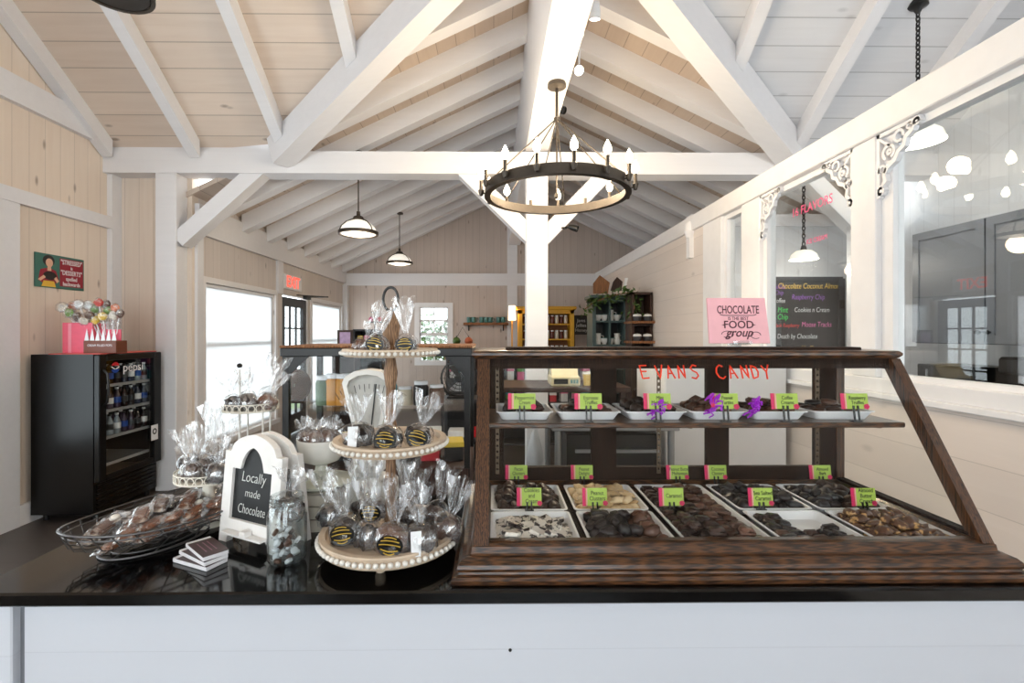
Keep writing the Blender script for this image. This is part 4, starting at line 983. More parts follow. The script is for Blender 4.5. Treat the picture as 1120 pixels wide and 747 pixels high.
for i, (px, py, ci) in enumerate(pops):
    y = 4.03 + rp_.uniform(-.04, .05); c = at(px, py, y); a = V(((q0.x + q1.x)/2 + (c.x - (q0.x + q1.x)/2) * .45, 4.06, hz + hh * .6))
    t = thing('lollipop', 'wrapped %s lollipop %s %s' % (nmc[ci], 'set low' if py > 344 else 'at mid height' if py > 337 else 'held highest', 'over the bare pink box' if px < 90 else 'between pink box and spikes' if px < 105 else 'above the white spikes' if px < 120 else 'past the end of the spikes'), 'lollipop', c, group='wrapped %s lollipops on the fridge' % nmc[ci])
    dn = (a - c).normalized()
    MB().cyl(c + dn * .02, a, .004, n=6).build('stick', m_wl, t)
    MB().ball(c, .038, (1, .45, .9), 2, .3, 8, i).build('candy_disc', popm[ci], t, True)
    MB().lathe([(0, -.045), (.03, -.035), (.05, 0), (.035, .035), (.012, .05), (.02, .075), (.03, .09)], c, 10, ax=dn, cap=False, sy=.6, fn=lambda a_, r, z: (r * (1 + .15 * math.sin(a_ * 5)), z)).build('wrapper', m_clear, t)
# retro tin sign on the wall
m_teal = plain('teal_tin', S(58, 112, 100), .45); m_crim = plain('crimson_panel', S(150, 24, 46), .45)
s0 = atx(38, 275, XL + .01); s1 = atx(92, 282, XL + .01); z1_ = s0.z; z0_ = atx(38, 313, XL + .01).z
ts = thing('tin_sign', 'retro teal and crimson tin sign with a woman, on the pine wall over the fridge', 'sign', (XL + .012, (s0.y + s1.y)/2, z0_))
W_ = s1.y - s0.y; H_ = z1_ - z0_
MB().box((XL + .002, s0.y, z0_), (XL + .010, s1.y, z1_), .003).build('panel', m_teal, ts)
MB().box((XL + .010, s0.y + W_ * .48, z0_ + H_ * .08), (XL + .0115, s1.y - W_ * .03, z1_ - H_ * .07)).build('text_panel', m_crim, ts)
RL = Matrix.Rotation(PI / 2, 4, 'Z') @ Matrix.Rotation(PI / 2, 4, 'X')
for tx, zf, sz, sx_ in (('"STRESSED"', .82, .2, .75), ('is', .66, .14, .9), ('"DESSERTS"', .5, .2, .75), ('spelled', .32, .17, .85), ('backwards', .16, .17, .85)):
    text(tx, H_ * sz, m_wl, ts, (XL + .0122, s0.y + W_ * .72, z0_ + H_ * zf), M=RL, sx=sx_, off=.0006)
def poly(col, pts, x, nm):
    MB().prism([(x, s0.y + W_ * a, z0_ + H_ * b) for a, b in pts], (.0006, 0, 0)).build(nm, col, ts)
m_skin = plain('printed_skin', S(226, 178, 150), .5, var=0); m_hair = plain('printed_hair', S(34, 24, 24), .5, var=0); m_yel = plain('printed_skirt', S(226, 182, 60), .5, var=0)
def ell(cx_, cz_, rx, rz_, n=14): return [(cx_ + rx * math.cos(2*PI*i/n), cz_ + rz_ * math.sin(2*PI*i/n)) for i in range(n)]
poly(m_hair, ell(.26, .80, .115, .17), XL + .0105, 'figure_hair'); poly(m_skin, ell(.27, .74, .07, .13), XL + .0112, 'figure_face')
poly(m_skin, [(.23, .5), (.31, .5), (.30, .66), (.24, .66)], XL + .0108, 'figure_neck')
poly(m_crim, [(.06, .2), (.16, .12), (.38, .12), (.46, .25), (.40, .52), (.30, .58), (.22, .58), (.10, .52)], XL + .0106, 'figure_blouse')
poly(m_yel, [(.12, .03), (.40, .03), (.36, .2), (.16, .2)], XL + .0112, 'figure_skirt'); poly(m_hair, ell(.28, .36, .13, .13), XL + .0116, 'figure_pan')
poly(m_skin, [(.05, .22), (.10, .18), (.2, .30), (.16, .36)], XL + .012, 'figure_arm'); poly(m_skin, [(.46, .22), (.42, .16), (.36, .28), (.40, .34)], XL + .012, 'figure_arm')
# exit sign
e0 = atx(308, 296, X2 + .02); e1 = atx(330, 300, X2 + .02); ez0 = atx(309, 315, X2 + .02).z
es = thing('exit_sign', 'white exit sign with red letters over the dark shop door', 'exit sign', (X2 + .02, (e0.y + e1.y)/2, ez0))
MB().box((X2 + .001, e0.y + .06, ez0), (X2 + .03, e1.y - .02, e0.z - .03), .004).build('housing', m_wl, es)
m_exr = emis('exit_red', (1, .08, .05), 1.5)
text('EXIT', (e0.z - ez0) * .95, m_exr, es, (X2 + .0312, (e0.y + e1.y)/2 + .02, (ez0 + e0.z)/2 - .015), M=RL, off=.004, sx=1.0)

# ================================================================== KITCHEN BEYOND THE PARTITION
m_gray = plain('slate_grey_paint', S(112, 116, 124), .4, var=.03)
kx = 3.62
def wallcab(ya_, yb_, z0, z1, label, doors=1, dep=.6):
    t = thing('kitchen_cabinet', label, 'cabinet', (kx + dep / 2, (ya_ + yb_)/2, z0))
    MB().box((kx + .02, ya_, z0), (min(kx + dep, XK), yb_, z1), .003).build('body', m_gray, t)
    zz = [(z0 + .01, z0 + (z1 - z0) * .0 + .0)]
    w = (yb_ - ya_) / doors
    for i in range(doors):
        a, b = ya_ + i * w + .006, ya_ + (i + 1) * w - .006
        d = MB().box((kx, a, z0 + .008), (kx + .02, b, z1 - .008))
        d.box((kx - .008, a, z0 + .008), (kx, a + .06, z1 - .008)).box((kx - .008, b - .06, z0 + .008), (kx, b, z1 - .008)).box((kx - .008, a + .06, z0 + .008), (kx, b - .06, z0 + .07)).box((kx - .008, a + .06, z1 - .07), (kx, b - .06, z1 - .008))
        d = d.build('door', m_gray, t)
        ky = (a + .03) if i % 2 == 0 and doors == 2 and False else (b - .03 if i == 0 else a + .03)
        MB().lathe([(0, 0), (.008, .0), (.008, .015), (.018, .022), (.014, .034), (0, .036)], (kx - .008, ky, z0 + .09), 12, ax=(-1, 0, 0)).build('knob', m_black, d, True)
    return t
wallcab(2.9, 4.15, 1.42, 2.36, 'slate grey wall cabinet with a pair of knobs, seen through the partition glass', 2, .5)
wallcab(1.6, 2.86, 1.42, 2.36, 'slate grey wall cabinet continuing past the frame edge of the kitchen', 2, .5)
t = thing('base_cabinet', 'slate grey base cabinet run under the kitchen worktop', 'cabinet', (3.96, 3, 0))
b = MB().box((kx + .04, 1.6, .1), (XK - .01, 4.6, .9)).box((kx + .1, 1.6, 0), (XK - .01, 4.6, .1)).build('body', m_gray, t)
for i in range(5):
    a = 1.62 + i * .596; MB().box((kx + .02, a, .12), (kx + .04, a + .58, .88), .004).build('door', m_gray, t)
o = MB().box((kx - .02, 1.58, .9), (XK, 4.62, .94), .004).build('worktop', m_granite); tag(recentre(o), 'dark stone worktop on the slate grey kitchen base cabinets', 'countertop')
# machines on it
t = thing('coffee_machine', 'black coffee machine on the kitchen worktop below the grey cabinets', 'coffee machine', (3.88, 3.35, .94))
MB().box((3.72, 3.15, .94), (4.1, 3.55, 1.0), .01).box((3.9, 3.15, 1.0), (4.1, 3.55, 1.24), .01).box((3.72, 3.15, 1.20), (4.1, 3.55, 1.33), .02).build('body', m_black, t)
MB().cyl((3.78, 3.28, 1.20), (3.78, 3.28, 1.15), .025).cyl((3.78, 3.42, 1.2), (3.78, 3.42, 1.15), .025).build('spout', m_steel, t, True); MB().bar((3.72, 3.28, 1.16), (3.62, 3.28, 1.15), .015, .015).build('handle', m_black, t)
t = thing('microwave_oven', 'dark microwave oven on the kitchen worktop beyond the coffee machine', 'microwave', (3.88, 3.95, .94))
MB().box((3.7, 3.7, .95), (4.1, 4.2, 1.24), .008).build('body', m_black, t); MB().box((3.695, 3.72, .97), (3.70, 4.06, 1.22)).build('door', m_frin, t); MB().bar((3.68, 4.08, .99), (3.68, 4.08, 1.2), .012, .012).build('handle', m_steel, t)
t = thing('mixing_bowl', 'white upturned mixing bowl on the worktop near the wide white post', 'bowl', (3.8, 4.42, .94))
MB().lathe([(.13, 0), (.132, .02), (.12, .10), (.08, .16), (.05, .175), (.05, .185), (.0, .185)], (3.8, 4.42, .94), 24).build('shell', m_white, t, True)
t = thing('toaster', 'steel toaster on the kitchen worktop at the frame edge', 'toaster', (3.85, 2.9, .94))
MB().box((3.75, 2.72, .945), (3.98, 3.03, 1.13), .03).build('body', m_steel, t); MB().box((3.83, 2.75, 1.128), (3.85, 3.0, 1.132)).box((3.89, 2.75, 1.128), (3.91, 3.0, 1.132)).build('slot', m_black, t); MB().box((3.74, 2.86, 1.04), (3.75, 2.9, 1.07)).build('lever', m_black, t)
# menu blackboard
m_bb = plain('blackboard', S(44, 46, 48), .6, var=.15, scale=4); m_bbf = plain('blackboard_frame', S(60, 60, 62), .5)
yb_ = 5.28; c0 = at(846, 305, yb_); c1 = at(920, 400, yb_)
mb_ = thing('menu_blackboard', 'menu blackboard with coloured chalk ice cream flavours on the kitchen end wall', 'blackboard', ((c0.x + c1.x)/2, yb_, c1.z))
MB().box((c0.x, yb_ - .02, c1.z), (c1.x, yb_, c0.z)).build('board', m_bb, mb_)
MB().box((c1.x - .05, yb_ - .035, c1.z), (c1.x + .02, yb_, c0.z)).box((c0.x, yb_ - .03, c0.z - .02), (c1.x, yb_, c0.z + .02)).build('frame', m_bbf, mb_)
chalk = lambda n, c: plain(n + '_chalk', c, .8, var=.1)
CH = {'y': chalk('yellow', S(236, 196, 96)), 'p': chalk('purple', S(150, 100, 190)), 'w': chalk('white', S(230, 232, 234)), 'g': chalk('green', S(80, 220, 110)), 'r': chalk('red', S(230, 70, 70)), 'k': chalk('pink', S(230, 120, 180))}
for tx, px, py, c_, s_ in (('Chocolate Coconut Almond', 886, 313, 'y', .085), ('Kahlua\nChip', 852, 317, 'p', .07), ('Raspberry Chip', 884, 325, 'p', .08), ('Coffee', 852, 329, 'w', .07), ('Cookies n Cream', 888, 339, 'w', .075), ('Mint\nChip', 856, 343, 'g', .085), ('Black Raspberry', 860, 356, 'r', .06), ('Moose Tracks', 893, 355, 'k', .08), ('Death by Chocolate', 872, 368, 'w', .075), ('Vanilla', 884, 381, 'y', .08)):
    p = at(px, py, yb_ - .022); text(tx, s_, CH[c_], mb_, p, shear=.15, sx=.72, name='chalk_lettering')
# coat-hook style latch on the inner frame
MB().box((c1.x - .04, yb_ - .06, at(0, 337, yb_).z), (c1.x, yb_ - .034, at(0, 328, yb_).z), .004).build('clasp', m_black, mb_)
# pink marker writing on the partition pane
m_pmk = plain('pink_marker', S(240, 96, 140), .6)
RP = Matrix.Rotation(-PI / 2, 4, 'Z') @ Matrix.Rotation(PI / 2, 4, 'X')
pw_ = bpy.data.objects['window_9']
for tx, px, py, s_ in (('ICE CREAM', 893, 262, .045), ('16 FLAVORS', 887, 226, .085)):
    p = atx(px, py, XP + .045); text(tx, s_, m_pmk, None, p, M=RP, sx=.9, name='marker_lettering')
    o = COL.objects[-1]; mw = o.matrix_basis.copy(); o.parent = pw_; o.matrix_basis = mw

# ================================================================== SHOP BEHIND
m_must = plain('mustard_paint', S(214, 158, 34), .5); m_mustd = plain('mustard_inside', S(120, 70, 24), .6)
m_grn = plain('grey_green_paint', S(66, 86, 86), .5); m_wood = oak('warm_plank', S(84, 50, 28), S(160, 108, 66), 2, .4, .6, 0); m_dwood = oak('dark_plank', S(34, 22, 18), S(70, 46, 36), 2, .4, .6, 0)
m_jar = plain('jar_glass', S(206, 196, 180), .2); m_jard = plain('jam_dark', S(96, 40, 30), .2); m_wht2 = plain('glazed_white', S(238, 238, 236), .3); m_teal2 = plain('teal_glaze', S(78, 128, 124), .3)
rs = random.Random(11)
def open_cab(name, label, cat, x0, x1, y, dep, z0, z1, nz, nx, mat, back, pediment=None, th=.03):
    t = thing(name, label, cat, ((x0 + x1)/2, y + dep/2, z0 if z0 > .05 else 0))
    f = MB()
    f.box((x0, y, z0), (x0 + th, y + dep, z1)).box((x1 - th, y, z0), (x1, y + dep, z1)).box((x0, y, z1 - th), (x1, y + dep, z1))
    f.build('frame', mat, t)
    MB().box((x0 + th, y + dep - .02, z0), (x1 - th, y + dep, z1 - th)).build('back_panel', back, t)
    for i in range(nz): z = z0 + (z1 - z0) * i / nz; MB().box((x0 + th, y + .01, z), (x1 - th, y + dep - .02, z + .025)).build('shelf', mat, t)
    for i in range(1, nx): x = x0 + (x1 - x0) * i / nx; MB().box((x - .015, y + .005, z0), (x + .015, y + dep - .02, z1 - th)).build('divider', mat, t)
    if pediment: MB().box((x0 - .04, y - .04, z1), (x1 + .04, y + dep, z1 + pediment), .01).build('cornice', mat, t)
    return t
def jarthing(x, y, z, r, h, label, group, mat, lid=None, name='jar', cat='jar'):
    t = thing(name, label, cat, (x, y, z), group=group)
    MB().lathe([(0, 0), (r * .92, 0), (r, h * .1), (r, h * .72), (r * .75, h * .84), (r * .75, h * .88)], n=12).build('glass_body', mat, t, True, local=True)
    MB().lathe([(0, h * .88), (r * .82, h * .88), (r * .82, h), (0, h)], n=12).build('lid', lid or m_wht2, t, True, local=True); return t
# mustard hutch
a = at(567, 335, 8.6); b = at(628, 378, 8.6)
open_cab('mustard_hutch', 'mustard yellow open hutch of jars standing behind the timber post', 'hutch', a.x, b.x, 8.6, .35, 0.3, a.z - .06, 6, 1, m_must, m_mustd, .06, .07)
zz0, zz1 = .3, a.z - .06; st = (zz1 - zz0) / 6
for si in (3, 4, 5):
    z = zz0 + st * si + .026
    for i in range(10):
        jarthing(a.x + .13 + i * (b.x - a.x - .26) / 9, 8.72, z, .035, st * .55, 'small labelled jar on the %s shelf of the mustard hutch' % {3: 'lowest visible', 4: 'middle', 5: 'top'}[si], 'jars on the %s shelf of the hutch' % {3: 'lowest visible', 4: 'middle', 5: 'top'}[si], (m_jard, m_jar)[i % 2])
# warm lamp with yellow shelf bracket
p = at(560, 343, 8.7)
t = thing('table_lamp', 'glowing warm cylinder lamp beside the mustard hutch', 'lamp', (p.x, 8.7, 1.1))
m_shade = emis('lamp_shade_glow', (1, .72, .42), 3.0)
MB().lathe([(.07, -.12), (.06, .14)], p, 20, cap=False).build('lamp_shade', m_shade, t, True)
MB().cyl((p.x, 8.7, 1.1), (p.x, 8.7, p.z - .1), .012).lathe([(0, 0), (.08, 0), (.07, .02), (.02, .04), (0, .04)], (p.x, 8.7, 1.1), 16).build('base', m_must, t, True)
lamp('table_lamp_glow', (p.x, 8.6, p.z), 9, (1, .62, .28), .06, t)
# low sideboard carrying the lamp
t = thing('sideboard', 'dark sideboard along the end wall under the mug shelf', 'sideboard', (-.1, 8.8, 0))
MB().box((-.75, 8.55, .1), (.36, 9.0, 1.07)).build('body', m_dwood, t); MB().box((-.78, 8.52, 1.07), (.39, 9.02, 1.10), .005).build('top', m_wood, t)
for i in range(3): MB().box((-.73 + i * .37, 8.535, .14), (-.39 + i * .37, 8.55, 1.03), .004).build('door', m_dwood, t)
for x in (-.7, .3): MB().box((x - .03, 8.58, 0), (x + .03, 8.64, .1)).build('leg', m_dwood, t)
# wall shelf with teal mugs
u0 = at(507, 354, YF - .12); u1 = at(556, 354, YF - .12)
t = thing('mug_shelf', 'dark wooden wall shelf holding teal mugs, beside the far window', 'shelf', ((u0.x + u1.x)/2, YF - .1, u0.z))
MB().box((u0.x, YF - .2, u0.z - .03), (u1.x, YF - .001, u0.z + .02), .004).build('board', m_wood, t)
for x in (u0.x + .1, u1.x - .1): MB().prism([(x - .01, YF - .001, u0.z - .03), (x - .01, YF - .17, u0.z - .03), (x - .01, YF - .001, u0.z - .14)], (.02, 0, 0)).build('bracket', m_black, t)
for i, f in enumerate((.12, .22, .40, .5, .6, .78, .88)):
    x = u0.x + (u1.x - u0.x) * f; t = thing('mug', 'teal glazed mug, %s from the far-window end of the dark wall shelf' % ('first', 'second', 'third', 'fourth', 'fifth', 'sixth', 'seventh')[i], 'mug', (x, YF - .1, u0.z + .02), group='teal mugs on the wall shelf')
    MB().lathe([(0, 0), (.038, 0), (.045, .02), (.045, .11), (.040, .11), (.040, .01), (0, .01)], n=14).build('cup', m_teal2, t, True, local=True)
    MB().tube([(.043, 0, .09), (.07, 0, .085), (.078, 0, .055), (.065, 0, .03), (.043, 0, .025)], .007, n=6).build('handle', m_teal2, t, True, local=True)
# hanging triangle rope shelf with plants, above the dark rack
r0 = at(493, 378, 8.4); r1 = at(520, 378, 8.4); rt = at(506, 361, 8.4)
t = thing('hanging_shelf', 'small black shelf hung on a rope triangle near the far window', 'shelf', ((r0.x + r1.x)/2, 8.4, r0.z))
MB().box((r0.x, 8.3, r0.z - .02), (r1.x, 8.5, r0.z + .01)).build('board', m_black, t)
MB().tube([(r0.x + .02, 8.4, r0.z), (rt.x, 8.4, rt.z + .05), (r1.x - .02, 8.4, r0.z)], .006).build('rope', m_iron, t)
m_leaf = plain('garland_green', S(74, 104, 40), .6, var=.4, scale=20)
for x, mt_, nm_ in ((r0.x + .1, m_leaf, 'green'), (r1.x - .12, plain('orange_ball', S(190, 96, 60), .5), 'orange')):
    t = thing('ornament', 'round %s ornament on the rope-hung shelf' % nm_, 'ornament', (x, 8.4, r0.z + .012))
    MB().ball((x, 8.4, r0.z + .082), .07, nz=.3).build('ball', mt_, t, True); MB().cyl((x, 8.4, r0.z + .14), (x, 8.4, r0.z + .17), .01).build('cap', m_black, t)
# black shelving rack with fan
c0 = at(484, 437, 5.0); c1 = at(524, 437, 5.0)
m_rk = plain('grey_rack', S(50, 50, 54), .5)
t = thing('metal_rack', 'dark metal storage rack carrying the round fan', 'rack', ((c0.x + c1.x)/2, 5.2, 0))
for x in (c0.x, c1.x):
    for y in (5.0, 5.35): MB().box((x - .015, y - .015, 0), (x + .015, y + .015, c0.z)).build('post', m_rk, t)
for z in (.12, at(0, 481, 5.0).z, c0.z): MB().box((c0.x - .01, 4.985, z - .03), (c1.x + .01, 5.365, z), .003).build('shelf', m_rk, t)
MB().box((c0.x, 5.35, .1), (c1.x, 5.355, c0.z)).build('back_panel', m_black, t)
fz = c0.z; fc = at(503, 413, 5.15); fr_ = .19
t = thing('desk_fan', 'round black desk fan standing on the dark metal rack', 'fan', (fc.x, 5.15, fz))
g = MB()
for r in (fr_, fr_ * .8, fr_ * .6, fr_ * .4, fr_ * .22): g.tube([(fc.x + r * math.cos(a), 5.06 + .03 * (r / fr_) , fc.z + r * math.sin(a)) for a in [2 * PI * i / 28 for i in range(28)]], .004 if r < fr_ else .012, True, 4)
for i in range(16): a = 2 * PI * i / 16; g.bar((fc.x + .03 * math.cos(a), 5.065, fc.z + .03 * math.sin(a)), (fc.x + fr_ * math.cos(a), 5.09, fc.z + fr_ * math.sin(a)), .004, .004, up=(0, 1, 0))
g.build('cage', m_black, t)
for i in range(4):
    a0 = 2 * PI * i / 4 + .3
    MB().prism([(fc.x + .03 * math.cos(a0), 5.12, fc.z + .03 * math.sin(a0)), (fc.x + .15 * math.cos(a0 - .2), 5.13, fc.z + .15 * math.sin(a0 - .2)), (fc.x + .16 * math.cos(a0 + .5), 5.10, fc.z + .16 * math.sin(a0 + .5)), (fc.x + .03 * math.cos(a0 + .9), 5.11, fc.z + .03 * math.sin(a0 + .9))], (0, .004, 0)).build('blade', m_rk, t)
MB().cyl((fc.x, 5.09, fc.z), (fc.x, 5.24, fc.z), .045).cyl((fc.x, 5.05, fc.z), (fc.x, 5.09, fc.z), .03).build('motor', m_black, t, True)
MB().tube([(fc.x - fr_ - .01, 5.15, fc.z), (fc.x - fr_ * .9, 5.15, fc.z - .13), (fc.x - .1, 5.15, fz + .015), (fc.x + .1, 5.15, fz + .015), (fc.x + fr_ * .9, 5.15, fc.z - .13), (fc.x + fr_ + .01, 5.15, fc.z)], .012).box((fc.x - .13, 5.06, fz), (fc.x + .13, 5.26, fz + .02), .005).build('stand', m_black, t)
z = at(0, 481, 5.0).z
for i, (x0_, x1_, h, mt_, lb) in enumerate(((c0.x + .05, c0.x + .22, .07, m_wht2, 'white paper stack on the middle shelf of the fan rack'), (c1.x - .12, c1.x - .03, .08, m_red, 'small red carton on the middle shelf of the fan rack'))):
    o = MB().box((x0_, 5.05, z + .001), (x1_, 5.25, z + h), .006).build('paper_stack' if i == 0 else 'carton', mt_); tag(recentre(o), lb, 'paper' if i == 0 else 'carton')
zsh = .12
t = thing('tablet_computer', 'white framed tablet leaning in the bottom of the fan rack', 'tablet', (c0.x + .2, 5.12, zsh))
tb = MB().prism([(c0.x + .08, 5.08, zsh + .002), (c0.x + .32, 5.08, zsh + .002), (c0.x + .32, 5.17, zsh + .2), (c0.x + .08, 5.17, zsh + .2)], (0, .012, 0)).build('housing', m_wht2, t)
MB().prism([(c0.x + .10, 5.087, zsh + .022), (c0.x + .30, 5.087, zsh + .022), (c0.x + .30, 5.161, zsh + .182), (c0.x + .10, 5.161, zsh + .182)], (0, .004, 0)).build('screen', m_black, t)
# colourful small goods on an upper rack near the fan
g0 = at(489, 405, 8.2); g1 = at(520, 405, 8.2)
t = open_cab('gift_shelf', 'white wire gift shelf of colourful goods behind the fan', 'shelf', g0.x, g1.x, 8.0, .3, 0, at(0, 383, 8.0).z, 5, 1, m_rk, m_wht2)
hz_ = at(0, 383, 8.0).z / 5
cols_ = [('red', S(200, 50, 60)), ('purple', S(130, 70, 150)), ('green', S(90, 150, 70)), ('white', S(230, 230, 230)), ('yellow', S(225, 195, 70)), ('teal', S(60, 140, 150)), ('pink', S(230, 120, 160))]
gm = {n_: plain('gift_' + n_, c_, .45) for n_, c_ in cols_}
def parcel(x, y, z, w, d, h, cn, label, group=None):
    t = thing('gift_box', label, 'gift box', (x, y, z), rz=rs.uniform(-.2, .2), group=group)
    MB().box((-w/2, -d/2, 0), (w/2, d/2, h * .72)).build('box_body', gm[cn], t, local=True)
    MB().box((-w/2 - .004, -d/2 - .004, h * .72), (w/2 + .004, d/2 + .004, h), .003).build('lid', gm[cols_[(cols_.index((cn, dict(cols_)[cn])) + 3) % 7][0]], t, local=True)
for si in (3, 4):
    for i in range(4):
        parcel(g0.x + .09 + i * .1, 8.12, hz_ * si + .027, .07, .1, rs.uniform(.1, .2), cols_[(i * 2 + si) % 7][0], '%s gift box on the %s shelf behind the fan' % (cols_[(i * 2 + si) % 7][0], 'lower' if si == 3 else 'upper'))
# stacked display table with purple boxes, framed picture, tiered stand (beyond the back glass case)
q0 = at(386, 378, 7.4); q1 = at(414, 360, 7.4)
t = open_cab('display_shelf', 'black display shelf of purple boxes below the tiered cake stand', 'shelf', q0.x, q1.x + .05, 7.4, .35, 0, at(0, 360, 7.4).z, 5, 1, m_rk, m_black)
hz_ = at(0, 360, 7.4).z / 5
for i in range(4): parcel(q0.x + .08 + i * .1, 7.52, hz_ * 4 + .027, .07, .1, .19, ('purple', 'white', 'purple', 'pink')[i], ('purple box with a yellow-rimmed lid by the picture frame', 'white box between two purple boxes on the black shelf', 'purple box between the white and the pink box', 'pink box at the end of the black display shelf')[i])
t = thing('tiered_stand', 'dark two-tier stand on the black display shelf by the corner', 'stand', ((q0.x + q1.x)/2 + .1, 7.57, hz_ * 5))
x_ = (q0.x + q1.x)/2 + .1; z_ = hz_ * 5
MB().cyl((x_, 7.57, z_), (x_, 7.57, z_ + .26), .012).build('pole', m_black, t); MB().lathe([(0, 0), (.13, 0), (.14, .015), (0, .015)], (x_, 7.57, z_ + .1), 20).build('lower_plate', m_black, t); MB().lathe([(0, 0), (.06, 0), (.065, .012), (0, .012)], (x_, 7.57, z_ + .26), 16).build('upper_plate', m_black, t)
for dx, cn in ((-.06, 'pink'), (.07, 'red')):
    t = thing('ornament', 'round %s ornament on the dark tiered stand' % cn, 'ornament', (x_ + dx, 7.57, z_ + .115)); MB().ball((x_ + dx, 7.57, z_ + .155), .04).build('ball', gm[cn], t, True); MB().cyl((x_ + dx, 7.57, z_ + .19), (x_ + dx, 7.57, z_ + .205), .008).build('cap', m_black, t)
f0 = at(367, 378, 7.0); f1 = at(384, 361, 7.0)
t = open_cab('side_shelf', 'low dark shelf under the framed picture beside the blinds', 'shelf', f0.x - .05, f1.x + .05, 7.0, .3, 0, f0.z - .02, 3, 1, m_dwood, m_dwood)
t = thing('picture_frame', 'dark framed mauve picture standing beside the second blind', 'picture', ((f0.x + f1.x)/2, 7.1, f0.z - .02))
MB().box((f0.x, 7.08, f0.z - .02), (f1.x, 7.1, f1.z)).build('frame', m_dwood, t); MB().box((f0.x + .035, 7.077, f0.z + .02), (f1.x - .035, 7.08, f1.z - .03)).build('print', plain('mauve_print', S(178, 150, 185), .5, var=.3, scale=18), t)
# green-grey hutch, plank shelf, garland and signs against the partition
a = at(648, 328, 6.9); b = at(690, 378, 6.9); zt_ = at(0, 326, 6.9).z
open_cab('display_hutch', 'grey-green open hutch of white crockery under the leafy garland', 'hutch', a.x, b.x - .05, 6.9, .4, .3, zt_, 5, 2, m_grn, m_black, .05, .05)
st = (zt_ - .3) / 5
for si in (2, 3, 4):
    for i in range(4):
        x = a.x + .11 + i * (b.x - a.x - .27) / 3; z = .3 + st * si + .026
        if (i + si) % 3 == 0:
            t = thing('pitcher', 'white pitcher on the hutch shelf, %s, ' % {2: 'low row', 3: 'middle row', 4: 'upper row under the garland'}[si] + ('outer end', 'second place', 'third place', 'partition end')[i], 'pitcher', (x, 7.05, z), group='white pitchers in the grey-green hutch')
            MB().lathe([(0, 0), (.04, 0), (.05, .05), (.04, .12), (.045, .16), (.04, .16), (.035, .12), (0, .02)], n=14).build('vessel', m_wht2, t, True, local=True); MB().tube([(.04, 0, .13), (.08, 0, .12), (.08, 0, .06), (.048, 0, .05)], .006).build('handle', m_wht2, t, True, local=True)
        else:
            t = thing('bowl', 'white bowl on the hutch shelf, %s' % {2: 'low row', 3: 'middle row', 4: 'upper row under the garland'}[si], 'bowl', (x, 7.05, z), group='white bowls in the grey-green hutch')
            MB().lathe([(0, 0), (.03, 0), (.03, .01), (.055, .05), (.065, .09), (.058, .09), (.045, .05), (0, .015)], n=14).build('vessel', m_wht2, t, True, local=True)
            MB().lathe([(.062, .085), (.067, .085), (.067, .093), (.062, .093), (.062, .085)], n=14, cap=False).build('rim', m_teal2, t, True, local=True)
a2 = at(684, 320, 6.5); b2 = at(707, 378, 6.5); zt2 = at(0, 321, 6.5).z
t = open_cab('plank_shelf', 'dark plank shelf unit with pale boards, against the shiplap partition', 'shelf', a2.x, XP - .01, 6.2, .3, .3, zt2, 4, 1, m_dwood, m_dwood)
st2 = (zt2 - .3) / 4
for si, z in enumerate((at(0, 351, 6.2).z, at(0, 373, 6.2).z)):
    MB().box((a2.x - .02, 6.12, z - .03), (XP - .005, 6.5, z)).build('pale_board', m_wood, t)
    for i in range(2):
        x = a2.x + .07 + i * .13; d_ = thing('covered_dish', 'dark dish with a white lid on the %s pale board of the plank shelf' % ('upper', 'lower')[si], 'dish', (x, 6.2, z), group='covered dishes on the %s pale board' % ('upper', 'lower')[si])
        MB().lathe([(0, 0), (.045, 0), (.055, .05), (.055, .06), (0, .06)], n=14).build('dish', m_rk, d_, True, local=True); MB().lathe([(.057, .06), (.05, .085), (.0, .10)], n=14).build('lid', m_wht2, d_, True, local=True)
gl_ = MB(); rr = random.Random(3)
path = [at(640, 338, 6.85), at(650, 330, 6.8), at(662, 326, 6.8), at(675, 322, 6.6), at(687, 320, 6.35), at(693, 326, 6.3), at(694, 338, 6.25), at(689, 345, 6.25)]
pts = []
for a_, b_ in zip(path, path[1:]):
    for k_ in range(40): pts.append(a_.lerp(b_, k_ / 40) + V([rr.gauss(0, .045) for _ in range(3)]))
for p in pts:
    d = V((rr.uniform(-1, 1), rr.uniform(-1, 1), rr.uniform(-1, .6))).normalized(); s_ = V((rr.uniform(-1, 1), rr.uniform(-1, 1), rr.uniform(-1, 1))).cross(d).normalized()
    if p.x > XP - .02: continue
    L_ = rr.uniform(.05, .09); q = [p, p + d * L_ * .5 + s_ * L_ * .2, p + d * L_, p + d * L_ * .5 - s_ * L_ * .2]
    if max(v.x for v in q) > XP - .01: continue
    gl_._f([gl_._v(v) for v in q])
t = thing('leafy_garland', 'green leafy garland draped over the hutch and plank shelf', 'garland', path[3])
gl_.build('foliage', m_leaf, t, kind='stuff'); MB().tube(path, .008).build('stem', m_wood, t)
o = MB().prism([at(649, 321, 6.95)[:], at(649, 310, 6.95)[:], at(656, 301, 6.95)[:], at(667, 309, 6.95)[:], at(665, 321, 6.95)[:]], (0, .03, 0)).build('wooden_sign', m_wood); tag(recentre(o), 'brown shield-shaped wooden sign on top of the grey-green hutch', 'sign')
o = MB().prism([at(668, 318, 6.95)[:], at(671, 308, 6.95)[:], at(675, 303, 6.95)[:], at(681, 308, 6.95)[:], at(680, 318, 6.95)[:]], (0, .03, 0)).build('wooden_sign', m_dwood); tag(recentre(o), 'very dark wooden plaque leaning beside the brown shield sign', 'sign')
